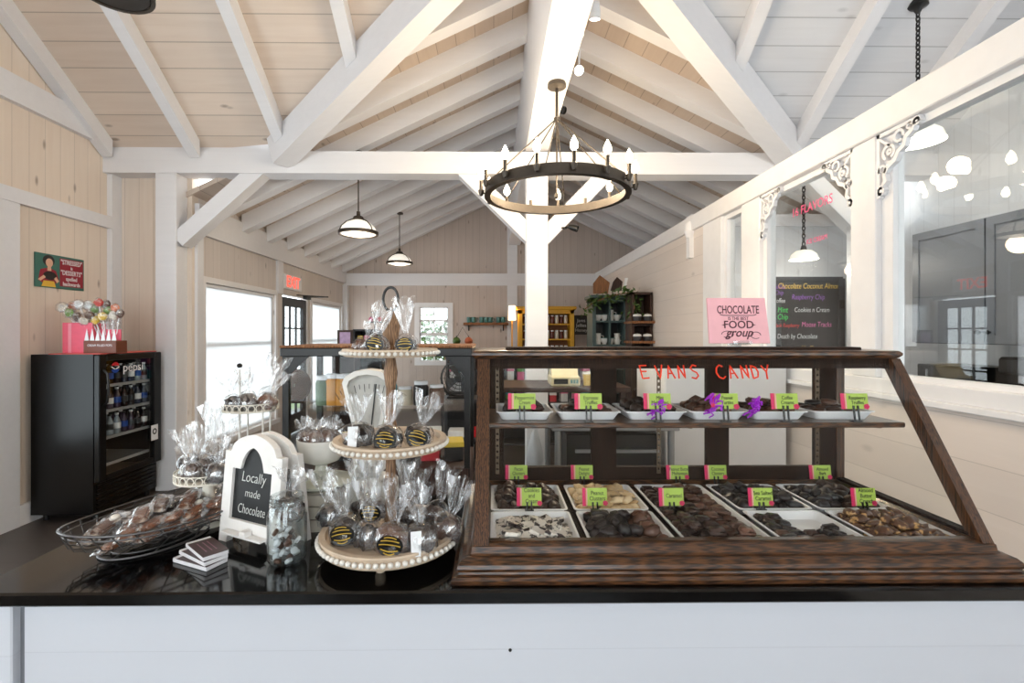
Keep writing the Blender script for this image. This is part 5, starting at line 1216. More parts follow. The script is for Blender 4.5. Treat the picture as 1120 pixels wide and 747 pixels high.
o = MB().prism([at(681, 318, 6.9)[:], at(684, 304, 6.9)[:], at(687, 304, 6.9)[:], at(684, 318, 6.9)[:]], (0, .03, 0)).build('white_board', m_wht2); tag(recentre(o), 'narrow white board leaning by the dark plaque above the garland', 'board')
p0 = at(626, 346, 9.0); p1 = at(645, 366, 9.0)
t = thing('chalkboard', 'small dark chalkboard between the mustard and the grey-green hutches', 'chalkboard', ((p0.x + p1.x)/2, 9.0, p1.z))
MB().box((p0.x, 8.98, p1.z), (p1.x, 9.0, p0.z)).build('board', m_bb, t); MB().box((p0.x - .02, 8.985, p0.z), (p1.x + .02, 9.01, p0.z + .02)).build('frame', m_dwood, t); MB().box((p0.x + .02, 9.0, 0), (p0.x + .05, 9.02, p0.z)).box((p1.x - .05, 9.0, 0), (p1.x - .02, 9.02, p0.z)).build('easel', m_dwood, t)
for j, tx in enumerate(('Jams', 'Jellies', 'Honey')): text(tx, .085, CH['w'], t, ((p0.x + p1.x)/2, 8.978, p0.z - .08 - j * .09), name='chalk_lettering')
# steel prep table and dark oven seen through the case
m_st = plain('stainless', S(160, 162, 164), .28, .85, var=.05)
t = thing('steel_table', 'stainless prep table standing behind the display case', 'table', (1.0, 3.2, 0))
tx0, tx1, ty0, ty1, tzz = .35, 1.12, 2.9, 3.55, .955
MB().box((tx0, ty0, tzz - .04), (tx1, ty1, tzz), .004).build('top', m_st, t); MB().box((tx0 + .05, ty0 + .05, .25), (tx1 - .05, ty1 - .05, .27)).build('lower_shelf', m_st, t)
for x in (tx0 + .04, tx1 - .04):
    for y in (ty0 + .04, ty1 - .04): MB().cyl((x, y, 0), (x, y, tzz - .04), .02).build('leg', m_st, t, True)
t = thing('undercounter_oven', 'dark oven with steel bars under the prep table', 'oven', (.76, 3.2, .27))
MB().box((.45, 2.98, .272), (1.03, 3.45, .88), .005).build('body', m_black, t)
for z in (.78, .55): MB().bar((.5, 2.965, z), (1.03, 2.965, z), .015, .02).build('handle', m_st, t)
# white appliance
t = thing('chest_freezer', 'white upright chest freezer by the partition, behind the display case', 'freezer', (1.6, 3.6, 0))
fz0 = at(727, 400, 3.3).x
MB().box((fz0, 3.3, .08), (XP - .04, 3.95, 1.30), .01).build('body', m_white, t); MB().box((fz0 - .005, 3.27, 1.31), (XP - .035, 3.97, 1.38), .012).build('lid', m_white, t); MB().box((fz0 + .35, 3.255, 1.32), (fz0 + .5, 3.27, 1.35)).build('handle', m_steel, t)
for x in (fz0 + .05, XP - .1):
    for y in (3.36, 3.88): MB().cyl((x, y, 0), (x, y, .08), .025).build('foot', m_black, t)
# stuff by the post: plastic bags, register, cup
m_pb = plain('white_plastic', S(225, 228, 232), .3, var=.05)
def sackbag(px, pyt, pyb, y, w, label, top=.0, seed=0):
    c = at(px, pyb, y); h = at(px, pyt, y).z - c.z
    return c, h
t = thing('post_hook_bag', 'limp white plastic bag hanging on the timber post, seen through the case', 'bag', at(583, 470, T - .06))
c = at(585, 512, T - .10); ht = at(585, 470, T - .1).z - c.z
MB().lathe([(0, 0), (.05, .01), (.075, .08), (.06, ht * .5), (.035, ht * .85), (.015, ht)], c, 20, sy=.45, fn=lambda a_, r, z: (r * (1 + .18 * math.sin(a_ * 4 + z * 9)), z)).build('sack', m_pb, t, True)
MB().tube([V((c.x - .015, c.y, c.z + ht - .02)), V((c.x - .03, c.y + .02, c.z + ht + .09)), V((c.x, c.y + .08, c.z + ht + .12)), V((c.x + .03, c.y + .02, c.z + ht + .09)), V((c.x + .015, c.y, c.z + ht - .02))], .006).build('loop', m_pb, t)
# back work table with register and cream jars, under the post
t = thing('back_table', 'dark back table with till and cups, seen through the upper case doors', 'table', (.35, 3.9, 0))
MB().box((-.1, 3.7, 1.05), (1.05, 4.3, 1.09), .004).build('top', m_dwood, t)
for x in (-.06, 1.0):
    for y in (3.74, 4.26): MB().box((x - .02, y - .02, 0), (x + .02, y + .02, 1.05)).build('leg', m_dwood, t)
r0 = at(603, 438, 3.75); r1 = at(635, 428, 3.75)
t = thing('cash_register', 'cream cash register with dark display on the dark back table', 'till', ((r0.x + r1.x)/2, 3.85, 1.09))
m_cream = plain('cream_plastic', S(214, 202, 164), .4)
MB().box((r0.x, 3.75, 1.09), (r1.x, 4.0, 1.17), .01).prism([(r0.x + .01, 3.80, 1.17), (r0.x + .01, 3.99, 1.17), (r0.x + .01, 3.99, 1.26), (r0.x + .01, 3.86, 1.26)], (r1.x - r0.x - .02, 0, 0)).build('body', m_cream, t)
MB().box((r0.x + .02, 3.747, 1.11), (r0.x + .13, 3.75, 1.15)).build('display', m_black, t)
for i in range(3): MB().box((r0.x + .15 + i * .022, 3.745, 1.115), (r0.x + .165 + i * .022, 3.75, 1.145)).build('button', m_teal2, t)
for px, lb, mt_ in ((642, 'yellow lidded cup beside the cream cash register', plain('yellow_cup', S(222, 190, 96), .4)), (650, 'brown paper cup behind the yellow lidded cup', m_wood)):
    p = at(px, 438, 3.85); t = thing('cup', lb, 'cup', (p.x, 3.85 if px == 642 else 3.98, 1.09))
    MB().lathe([(0, 0), (.028, 0), (.036, .09), (0, .09)], (0, 0, 0), 14).build('cup_body', mt_, t, True, local=True); MB().lathe([(0, .09), (.039, .09), (.037, .1), (0, .1)], (0, 0, 0), 14).build('lid', m_wht2, t, True, local=True)
# merchandise wall seen through the upper doors
a = at(548, 404, 6.6); b = at(660, 440, 6.6); za_ = at(0, 398, 6.6).z
t = open_cab('goods_shelf', 'long low shelf of jumbled colourful goods across the shop floor', 'shelf', a.x, b.x, 6.5, .35, 0, za_, 4, 3, m_rk, m_rk)
st = za_ / 4; n_ = 0
for si in (2, 3):
    for i in range(9):
        x = a.x + .12 + i * (b.x - a.x - .22) / 8; cn = cols_[(i * 3 + si) % 7][0]
        if any(abs(x - (a.x + (b.x - a.x) * k_ / 3)) < .06 for k_ in (1, 2)): continue
        parcel(x, 6.65, st * si + .027, .09, .12, rs.uniform(.12, .2), cn, '%s gift box on the %s tier of the long low shelf' % (cn, ('lower', 'upper')[si - 2]), '%s gift boxes on the %s tier' % (cn, ('lower', 'upper')[si - 2]))
# bush beyond the end window
b = MB(); rr = random.Random(9)
for i in range(900):
    p = V((rr.gauss(-1.2, .7), 12 + rr.gauss(0, .5), 1.0 + rr.gauss(0, .45))); d = V((rr.uniform(-1, 1), rr.uniform(-1, 1), rr.uniform(-1, 1))).normalized(); e_ = d.orthogonal().normalized()
    if p.z < 0: continue
    b._f([b._v(p), b._v(p + d * .1 + e_ * .05), b._v(p + d * .2), b._v(p + d * .1 - e_ * .05)])
t = thing('garden_shrub', 'green shrub outside the small end-wall window', 'shrub', (-1.2, 12, 0)); b.build('foliage', m_leaf, t, kind='stuff'); MB().cyl((-1.2, 12, 0), (-1.2, 12, 1), .05).build('stem', m_wood, t)
struct('ground', MB().box((-8, YF + .12, -.12), (8, 16, -.02)), plain('lawn', S(96, 112, 70), .8))

# ================================================================== BACK GLASS CASE BEHIND THE COUNTER
m_gcase = glass('display_glass', (.97, .98, .98), .4)
bx0 = at(309, 384, 2.45).x; bx1 = -.12; by0, by1 = 2.45, 2.95; bz = at(0, 378, 2.45).z
gc = thing('glass_counter_case', 'black rimmed glass counter case standing behind the stone counter', 'display case', ((bx0 + bx1)/2, 2.7, 0))
MB().box((bx0, by0, .0), (bx1, by1, .82), .004).build('cabinet_body', m_dwood, gc)
MB().box((bx0 - .01, by0 - .01, bz - .055), (bx1 + .01, by1 + .01, bz - .012), .004).build('top_rim', m_black, gc)
MB().box((bx0 - .012, by0 - .012, bz - .012), (bx1 + .012, by1 + .012, bz), .003).build('top_edge', m_wood, gc)
for x in (bx0, bx1 - .03):
    for y in (by0, by1 - .03): MB().box((x, y, .82), (x + .03, y + .03, bz - .055)).build('corner_post', m_black, gc)
MB().prism([(bx0 + .03, by0 + .004, bz - .055), (bx0 + .13, by0 + .004, bz - .055), (bx0 + .03, by0 + .004, bz - .15)], (0, .01, 0)).build('corner_gusset', m_black, gc)
MB().prism([(bx1 - .03, by0 + .004, bz - .055), (bx1 - .13, by0 + .004, bz - .055), (bx1 - .03, by0 + .004, bz - .15)], (0, .01, 0)).build('corner_gusset', m_black, gc)
MB().box((bx0 + .03, by0 + .012, .82), (bx1 - .03, by0 + .016, bz - .055)).build('front_glass', m_gcase, gc)
MB().box((bx0 + .02, by0 + .04, 1.10), (bx1 - .02, by1 - .04, 1.108)).build('glass_shelf', m_gcase, gc)
ri = random.Random(21)
m_amber = plain('amber_pack', S(206, 140, 44), .4); m_clearjar = glass('jar_clear', (.9, .93, .93), 1.6)
its = [('green', .1), ('amber', .16), ('amber', .22), ('white', .33), ('brown', .41), ('teal', .52), ('cream', .62), ('black', .72), ('brown', .82)]
gm['brown'] = plain('brown_goods', S(92, 62, 46), .5); gm['black'] = plain('black_goods', S(30, 28, 28), .5); gm['cream'] = plain('cream_goods', S(205, 192, 170), .5); gm['green'] = plain('sage_goods', S(96, 118, 92), .5)
cols_ += [('brown', 0), ('black', 0), ('cream', 0)]
CM = ['brown', 'black', 'cream', 'brown', 'black', 'red', 'black']
for k_, (cn, f) in enumerate(its):
    x = bx0 + .04 + (bx1 - bx0 - .08) * f; zsh = 1.109; h = (.16, .17, .17, .10, .12, .14, .1, .13, .11)[k_]
    mt_ = m_amber if cn == 'amber' else gm[cn]
    t = thing('jar', ('%s lidded jar on the glass shelf' % cn) + (' next to the green one' if k_ == 1 else ' second from the green one' if k_ == 2 else ' beside the amber pair' if k_ == 3 else ' by the dark corner of the case' if k_ == 8 else ' inside the black rimmed case'), 'jar', (x, 2.68, zsh))
    MB().lathe([(0, 0), (.04, 0), (.042, .02), (.042, h * .75), (.034, h * .85), (0, h * .86)], n=16).build('jar_body', mt_, t, True, local=True); MB().lathe([(0, h * .86), (.038, h * .86), (.038, h), (0, h)], n=16).build('lid', m_wl, t, True, local=True)
for k_ in range(7):
    x = bx0 + .1 + (bx1 - bx0 - .2) * k_ / 6; cn = CM[k_]
    parcel(x, 2.66, .821, .10, .14, .10 + .03 * (k_ % 3), cn, '%s gift box on the floor of the black rimmed case, %s' % (cn, ('at its open end', 'next to its end box', 'third along', 'midway', 'after the midway box', 'near the tiered stand', 'at the oak case end')[k_]))

# ================================================================== COUNTER: BAGS
m_cel = cello('cellophane', .30, .06, 45, (1, 1, .5)); m_celt = cello('cellophane_twist', .38, .24, 60, (1, 1, .22))
m_stk = plain('black_sticker', S(12, 11, 10), .3, var=0); m_gold = plain('gold_print', S(206, 170, 62), .4, .2, var=0)
m_paper = plain('white_label', S(232, 234, 236), .5, var=.03)
def giftbag(x, y, z, w, h, label, cont='dark', sticker='oval', tilt=(0, 0), seed=0, group=None, rz=0, neck=.42, wide=1.0):
    """clear bag of chocolates, twisted at the neck"""
    t = thing('candy_bag', label, 'bag of chocolates', (x, y, z), rot=(tilt[0], tilt[1], rz), group=group)
    w *= 1.28; r = w / 2; hb = max(h * neck, r * 1.7); rnd = random.Random(seed)
    c = MB(); mats = {'dark': m_vdk, 'milk': m_mk, 'brown': m_dk}
    n_ = 5 if w > .05 else 3
    for k_ in range(n_):
        a = 2 * PI * k_ / n_ + seed; q = r * .42
        c.ball((q * math.cos(a), q * math.sin(a) * .7, r * .46 + (k_ % 2) * r * .5), r * .56, (1, .9, .85), 2, .5, 9, seed * 7 + k_)
    c.ball((0, 0, r * 1.1), r * .5, (1, .9, .8), 2, .5, 9, seed + 50)
    c.build('chocolates', mats.get(cont, m_mk), t, True, local=True)
    ph = rnd.uniform(0, 6)
    def fn(a, rr, zz):
        k_ = zz / h
        am = .06 if k_ < neck * .9 else .28
        return rr * (1 + am * math.sin(a * 5 + ph + zz * 40) + am * .6 * math.sin(a * 9 - ph + zz * 70)), zz + (.012 * math.sin(a * 3 + ph) if k_ > .8 else 0)
    prof = [(r * .7, 0.001), (r * .98, r * .3), (r * 1.02, r * .8), (r * .9, hb * .72), (r * .55, hb * .9), (r * .2, hb)]
    MB().lathe(prof, n=24, cap=False, sy=.85, fn=fn).build('cellophane', m_cel, t, 'all', local=True)
    top = [(r * .2, hb), (r * .24, hb * 1.08), (r * .45, hb + (h - hb) * .35), (r * .66 * wide, hb + (h - hb) * .7), (r * .85 * wide, h)]
    MB().lathe(top, n=24, cap=False, sy=.5, fn=fn).build('twist', m_celt, t, local=True)
    MB().tube([(r * .23 * math.cos(a), r * .2 * math.sin(a), hb) for a in [i * 2 * PI / 10 for i in range(10)]], .0016, True, 5).build('tie', m_celt, t, local=True)
    yy = -r * .90
    if sticker == 'oval':
        s = MB(); ex, ez = r * .72, r * .6; zc = r * .85
        q = [(ex * math.cos(a), yy - .0012 + abs(math.cos(a)) ** 2 * r * .12, zc + ez * math.sin(a)) for a in [i * 2 * PI / 24 for i in range(24)]]
        s.prism(q, (0, .001, 0)); s.build('sticker', m_stk, t, local=True)
        g = MB()
        for dz, ln in ((.42, .34), (.24, .5), (.02, .58), (-.2, .48), (-.38, .3)):
            pts = [((-ln + 2 * ln * i / 8) * r, yy - .0016 + abs(-ln + 2 * ln * i / 8) * r * .08, zc + r * (dz + .08 * (1 - ((i - 4) / 4) ** 2) * (1 if dz >= 0 else -1))) for i in range(9)]
            g.tube(pts, r * (.03 if dz != .05 else .055), n=4)
        g.build('gold_lettering', m_gold, t, local=True)
    elif sticker == 'label':
        MB().prism([(-r * .5, yy - .001, r * .1), (r * .05, yy - .001, r * .1), (r * .2, yy - .001 + r * .2, r * 1.5), (-r * .45, yy - .001 + r * .2, r * 1.5)], (0, .001, 0)).build('label', m_paper, t, local=True)
    return t

# three-tier beaded stand
m_bead = plain('white_bead', S(232, 228, 220), .5, var=.04); m_cwood = plain('whitewashed_wood', S(205, 184, 160), .6, var=.15, scale=25); m_twood = oak('tier_wood', S(92, 66, 46), S(160, 124, 92), 2, 1.0, .6, 0)
sx_, sy_ = -.262, 1.235
st_ = thing('tiered_stand', 'three-tier round wooden stand edged with white beads, beside the display case', 'tiered stand', (sx_, sy_, ct))
tiers = [(.172, 1.008, .030), (.140, 1.238, .024), (.118, 1.462, .018)]
for ti, (r, zr, hh) in enumerate(tiers):
    pl = MB().lathe([(0, -hh), (r - .004, -hh), (r, -hh + .005), (r - .002, -hh + .008), (r - .003, -.008), (r + .001, -.005), (r, 0), (r - .014, .0), (r - .018, -.012), (0, -.012)], (sx_, sy_, zr), 64).build(('bottom_plate', 'middle_plate', 'top_plate')[ti], m_cwood, st_, True)
    nb = int(2 * PI * r / (.0155 - ti * .001)); bd = MB(); br_ = (.0072, .0062, .0055)[ti]
    for i in range(nb):
        a = 2 * PI * i / nb; bd.ball((sx_ + (r + .003) * math.cos(a), sy_ + (r + .003) * math.sin(a), zr - hh * .52), br_, sub=1)
    bd.build('bead_trim', m_bead, pl, 'all', kind='stuff')
prof = [(0, 1.0), (.022, 1.0), (.016, 1.02), (.013, 1.08), (.018, 1.12), (.013, 1.15), (.012, 1.2), (.017, 1.215), (.012, 1.226), (.012, 1.24), (.018, 1.26), (.013, 1.28), (.012, 1.36), (.018, 1.40), (.012, 1.44), (.012, 1.462), (.018, 1.475), (.024, 1.52), (.014, 1.55), (.005, 1.56), (0, 1.56)]
MB().lathe(prof, (sx_, sy_, 0), 16).build('spindle', m_twood, st_, True)
MB().tube([(sx_ + .019 * math.cos(a), sy_, 1.588 + .03 * math.sin(a)) for a in [i * 2 * PI / 20 for i in range(20)]], .0035, True, 6).build('ring_handle', m_black, st_, True)
for i in range(3): a = 2 * PI * i / 3 - PI / 2; MB().lathe([(0, 0), (.010, 0), (.013, .012), (.012, .03), (0, .03)], (sx_ + .11 * math.cos(a), sy_ + .11 * math.sin(a), ct), 10).build('foot', m_cwood, st_, True)
def onplate(px, y, z): return at(px, 400, y).x
G3 = 'bags of chocolates on the beaded stand'
zt_ = 1.450
for i, (px, y, w, h, lb, s_, cont, stk, tl) in enumerate(((410, 1.17, .046, .12, 'bag with half-round black sticker on the top tier, below the ring handle side', 1, 'brown', 'oval', (0, .2)), (445, 1.16, .044, .13, 'bag with black oval sticker on the top tier, nearer the oak case', 2, 'brown', 'oval', (0, -.05)), (393, 1.24, .040, .09, 'small brown bag without twist at the edge of the top tier', 3, 'milk', None, (0, .5)))):
    giftbag(onplate(px, y, zt_), y, zt_, w, h, lb, cont, stk, tl, s_, neck=.40)
zt_ = 1.226
for px, y, w, h, lb, s_, cont, stk, tl in ((393, 1.17, .058, .12, 'dark bag with a barcode flash on the middle tier, nearest the scale', 4, 'dark', 'label', (0, -.05)), (423, 1.145, .056, .13, 'bag with round black sticker in the middle of the middle tier', 5, 'dark', 'oval', (0, .08)), (455, 1.17, .055, .13, 'bag with round black sticker leaning right on the middle tier'.replace(' right', ' towards the oak case'), 6, 'brown', 'oval', (0, .25))):
    giftbag(onplate(px, y, zt_), y, zt_, w, h, lb, cont, stk, tl, s_)
zt_ = .996
for px, y, w, h, lb, s_, cont, stk, tl in ((381, 1.17, .062, .15, 'bag with black and gold sticker at the jar side of the bottom tier', 7, 'dark', 'oval', (0, -.15)), (428, 1.115, .064, .17, 'foremost bag with round black and gold sticker on the bottom tier', 8, 'milk', 'oval', (.05, .12)), (462, 1.125, .06, .15, 'bag with a white ingredient strip on the bottom tier', 9, 'brown', 'label', (0, -.1)),
    (486, 1.19, .060, .15, 'brown bag at the oak case side of the bottom tier', 10, 'milk', None, (0, .3)), (408, 1.23, .056, .155, 'raised bag with black sticker behind the front bags of the bottom tier', 11, 'brown', 'oval', (0, .0)), (365, 1.27, .058, .15, 'very dark bag at the rim behind the glass jar, bottom tier', 12, 'dark', None, (0, -.2)),
    (403, 1.145, .054, .15, 'dark bag wedged between the two stickered front bags, bottom tier', 17, 'dark', None, (0, .0)), (450, 1.25, .058, .16, 'tall twisted bag behind the white-labelled bag, bottom tier', 13, 'dark', None, (0, .1)), (474, 1.27, .056, .16, 'bag with flared twist behind the case-side bag, bottom tier', 14, 'brown', None, (0, .25)), (398, 1.33, .055, .16, 'bag beyond the spindle towards the kitchen scale, bottom tier', 15, 'dark', None, (0, -.1)), (440, 1.345, .055, .16, 'bag beyond the spindle towards the oak case, bottom tier', 16, 'milk', None, (0, .1))):
    giftbag(onplate(px, y, zt_), y, zt_ + (.03 if s_ == 11 else 0), w, h, lb, cont, stk, tl, s_, neck=.44, wide=1.1)

# ================================================================== WIRE BASKET OF WRAPPED CANDY
m_wirei = plain('grey_wire', S(96, 94, 94), .4, .8, var=.15)
bcx, bcy = -.87, 1.35; la, lb_ = .265, .15; ang = math.radians(66)
def bp(u, v, z): return V((bcx + u * math.cos(ang) - v * math.sin(ang), bcy + u * math.sin(ang) + v * math.cos(ang), z))
def rim(s, z, n=48, lift=0): return [bp(la * s * math.cos(a), lb_ * s * math.sin(a), z + lift * abs(math.cos(a)) ** 3) for a in [2 * PI * i / n for i in range(n)]]
bk = thing('wire_basket', 'oval grey wire basket on a ring foot, heaped with wrapped candy', 'basket', (bcx, bcy, ct))
MB().tube(rim(1, 1.025, lift=.02), .0028, True).tube(rim(.97, 1.013, lift=.018), .002, True).build('rim', m_wirei, bk, True)
rb = MB()
for i in range(30):
    a = 2 * PI * i / 30; c_, s_ = math.cos(a), math.sin(a); lf = .02 * abs(c_) ** 3
    a2 = a + .2
    rb.tube([bp(la * c_, lb_ * s_, 1.025 + lf), bp(la * .93 * math.cos(a + .06), lb_ * .93 * math.sin(a + .06), 1.0), bp(la * .78 * math.cos(a + .12), lb_ * .78 * math.sin(a + .12), .985), bp(la * .55 * math.cos(a2), lb_ * .5 * math.sin(a2), .978)], .0016, n=4)
rb.build('side_wires', m_wirei, bk)
bw = MB()
for v in range(-7, 8):
    vv = v / 8; L_ = math.sqrt(max(0, 1 - vv * vv)) * .56
    bw.tube([bp(la * -L_, lb_ * vv * .52, .977), bp(la * L_, lb_ * vv * .52, .977)], .0015, n=4)
bw.tube([bp(la * .56 * math.cos(a), lb_ * .52 * math.sin(a), .977) for a in [2 * PI * i / 32 for i in range(32)]], .002, True).build('base_wires', m_wirei, bk)
MB().tube([bp(la * .5 * math.cos(a) - .05, lb_ * .62 * math.sin(a) + .01, ct + .003) for a in [2 * PI * i / 36 for i in range(36)]], .003, True).tube([bp(la * .4 * math.cos(a) - .05, lb_ * .48 * math.sin(a) + .01, ct + .006) for a in [2 * PI * i / 36 for i in range(36)]], .002, True).build('foot_ring', m_wirei, bk, True)
for i in range(8):
    a = 2 * PI * i / 8 + .3; MB().tube([bp(la * .5 * math.cos(a) - .05, lb_ * .62 * math.sin(a) + .01, ct + .003), bp(la * .44 * math.cos(a) - .03, lb_ * .5 * math.sin(a), .965), bp(la * .45 * math.cos(a), lb_ * .45 * math.sin(a), .977)], .002, n=4).build('foot_strut', m_wirei, bk)
for sg in (-1, 1):
    sc = MB(); o_ = bp(.15, sg * -.09 - .0, ct)
    sc.tube([bp(.15 + .02 * math.cos(t_ * 5) * (1 - t_ * .5), -sg * .10, .975 - t_ * .0 + .018 * math.sin(t_ * 5) * (1 - t_ * .5)) for t_ in [i / 16 for i in range(17)]], .0028).tube([bp(.155, -sg * .10, .99), bp(.175, -sg * .105, .97), bp(.18, -sg * .11, ct + .002)], .0028)
    sc.build('scroll_leg', m_wirei, bk, True)
MB().prism([bp(la * .80, -.09, 1.035), bp(la * 1.02, -.05, 1.055), bp(la * 1.02, .05, 1.055), bp(la * .80, .09, 1.035)], (0, 0, .002)).build('end_plate', plain('dull_zinc', S(96, 98, 104), .45, .6), bk)
m_wrap = cello('candy_wrap', .5, .27, 42)
m_pretz = choc('brown_toffee', S(90, 48, 28), S(168, 104, 66), .4); m_whc = plain('white_filling', S(232, 226, 215), .5)
rq = random.Random(31)
spots = []
od = ['first', 'second', 'third', 'fourth', 'fifth', 'sixth', 'seventh']; sd_ = ['sign side', 'fridge side']
for a_ in range(7):
    u = -.165 + a_ * .056
    for b_ in range(2): spots.append((u, (-.06, .06)[b_] * (.55 if a_ in (0, 6) else 1), 0, 'lowest layer, %s from the tip, %s' % (od[a_], sd_[b_])))
for a_ in range(6):
    u = -.15 + a_ * .056
    for b_ in range(2): spots.append((u, (-.042, .045)[b_], 1, 'middle layer, %s from the tip, %s' % (od[a_], sd_[b_])))
for a_ in range(4): spots.append((-.10 + a_ * .062, (-.01, .02)[a_ % 2], 2, 'crown of the heap, %s from the tip' % od[a_]))
for i, (u, v, l_, wh) in enumerate(spots):
    p = bp(u, v, .986 + .019 * l_ + .003 * (i % 2)); az = 1.78 + rq.uniform(-.3, .3)
    t = thing('wrapped_candy', 'wrapped candy bar in the basket: %s' % wh, 'wrapped candy', p, rot=(rq.uniform(-.3, .1), rq.uniform(-.25, .1), az))
    cb = MB().box((-.038, -.016, .004), (.038, .016, .018)); bmesh.ops.bevel(cb.bm, geom=cb.bm.edges[:], offset=.004, segments=2, affect='EDGES')
    cb.build('candy', (m_pretz, m_dk, m_pretz, m_mk)[i % 4], t, True, local=True)
    if i % 5 == 0: MB().ball((.02, -.004, .02), .011, (1.2, 1, .6)).build('filling', m_whc, t, True, local=True)
    wr = MB(); n1, n2 = 14, 12; rows = []
    for a in range(n1):
        s_ = -1 + 2 * a / (n1 - 1); hw = .0235 * (1 - .12 * s_ * s_) ; th_ = .0125 * math.sqrt(max(0.02, 1 - s_ ** 4))
        rows.append([wr._v((s_ * .058, hw * math.cos(2*PI*b/n2) * (1 + .1 * rq.uniform(-1, 1)), .012 + th_ * math.sin(2*PI*b/n2) + rq.uniform(-.002, .002))) for b in range(n2)])
    for A, B in zip(rows, rows[1:]):
        for b in range(n2): wr._f([A[b], A[(b+1) % n2], B[(b+1) % n2], B[b]])
    wr.build('wrapper', m_wrap, t, local=True)

# ================================================================== CHALK SIGN, JAR, BARS
m_dist = plain('distressed_white', S(238, 235, 231), .6, var=.10, scale=14, bump=.2); m_slate = plain('chalk_slate', S(16, 19, 21), .6, var=.15, scale=12); m_chk = plain('chalk_line', S(214, 216, 212), .8)
L0 = at(240, 587, 1.30); R0 = at(300, 607, 1.205)
ax_ = math.atan2(R0.y - L0.y, R0.x - L0.x); W = .218; H = .285
sg = thing('chalkboard_sign', 'distressed white A-frame sign with slate panel chalked Locally made Chocolate', 'sign', ((L0.x + R0.x)/2, (L0.y + R0.y)/2, ct), rz=ax_)
lean = .09
def sgp(x, z, y=0): return V((x, y + z * lean, z))
def archtop(w, h0, h1, n=20, cut_=.8):
    """ogee arch outline from right shoulder to left"""
    pts = []
    for i in range(n + 1):
        s_ = 1 - 2 * i / n; a = abs(s_)
        z = h0 + (h1 - h0) * (0 if a > cut_ else (math.sqrt(max(0, 1 - (a / cut_) ** 2)) * .85 + .15 * (1 - a / cut_)))
        pts.append((s_ * w, z))
    return pts
def frame(name, y0, ln, par, back=False):
    m = MB(); out = archtop(W/2, H - .05, H); inn = archtop(W/2 - .034, H - .092, H - .034, 20, .56); th_ = .018
    f = lambda p, yy: (p[0], yy + p[1] * ln, p[1])
    O = [(W/2, .03)] + out + [(-W/2, .03)]; I = [(W/2 - .034, .062)] + inn + [(-W/2 + .034, .062)]
    q = [[m._v(f(p, y)) for p in P_] for P_ in (O, I) for y in (y0, y0 + th_)]
    n = len(O)
    for i in range(n):
        j = (i + 1) % n
        m._f([q[0][i], q[0][j], q[2][j], q[2][i]]); m._f([q[1][i], q[3][i], q[3][j], q[1][j]]); m._f([q[0][i], q[1][i], q[1][j], q[0][j]]); m._f([q[2][i], q[2][j], q[3][j], q[3][i]])
    fr_ = m.build(name, m_dist, par, local=True)
    for s_ in (-1, 1):
        MB().prism([f(p, y0) for p in ((s_ * W/2, 0), (s_ * W/2, .032), (s_ * (W/2 - .05), .032), (s_ * (W/2 - .034), .02), (s_ * (W/2 - .03), 0))], (0, th_, 0)).build('leg', m_dist, par, local=True)
    return f, I
f, I = frame('front_frame', 0, lean, sg)
MB().prism([(p[0] * 1.02, .008 + p[1] * lean, p[1] * 1.0) for p in I], (0, .004, 0)).build('slate', m_slate, sg, local=True)
f2, I2 = frame('back_frame', .02 + .075, -lean * 1.3, sg, True)
MB().prism([(p[0] * 1.02, .101 - p[1] * lean * 1.3, p[1]) for p in I2], (0, .004, 0)).build('back_slate', m_slate, sg, local=True)
MB().box((.0, -.022, .033), (.022, .002, .049), .003).build('chalk_block', m_dist, sg, local=True); MB().box((-W/2 + .034, -.018, .03), (W/2 - .034, .001, .036)).build('ledge', m_dist, sg, local=True)
Mx = Matrix.Rotation(PI / 2 - math.atan(lean), 4, 'X')
def chalk(tx, size, x, z, sx=.9):
    o = text(tx, size, m_chk, None, (0, 0, 0), name='chalk_lettering', shear=.15, off=-.0003, ext=.0002); o.parent = sg; KIDS.setdefault(sg.name, []).append(o)
    o.matrix_basis = Matrix.Translation((x, .0065 + z * lean, z)) @ Mx @ Matrix.Diagonal((sx, 1, 1, 1))
chalk('Locally', .038, .0, .172, .88); chalk('made', .030, .0, .132); chalk('Chocolate', .035, .0, .09, .72)

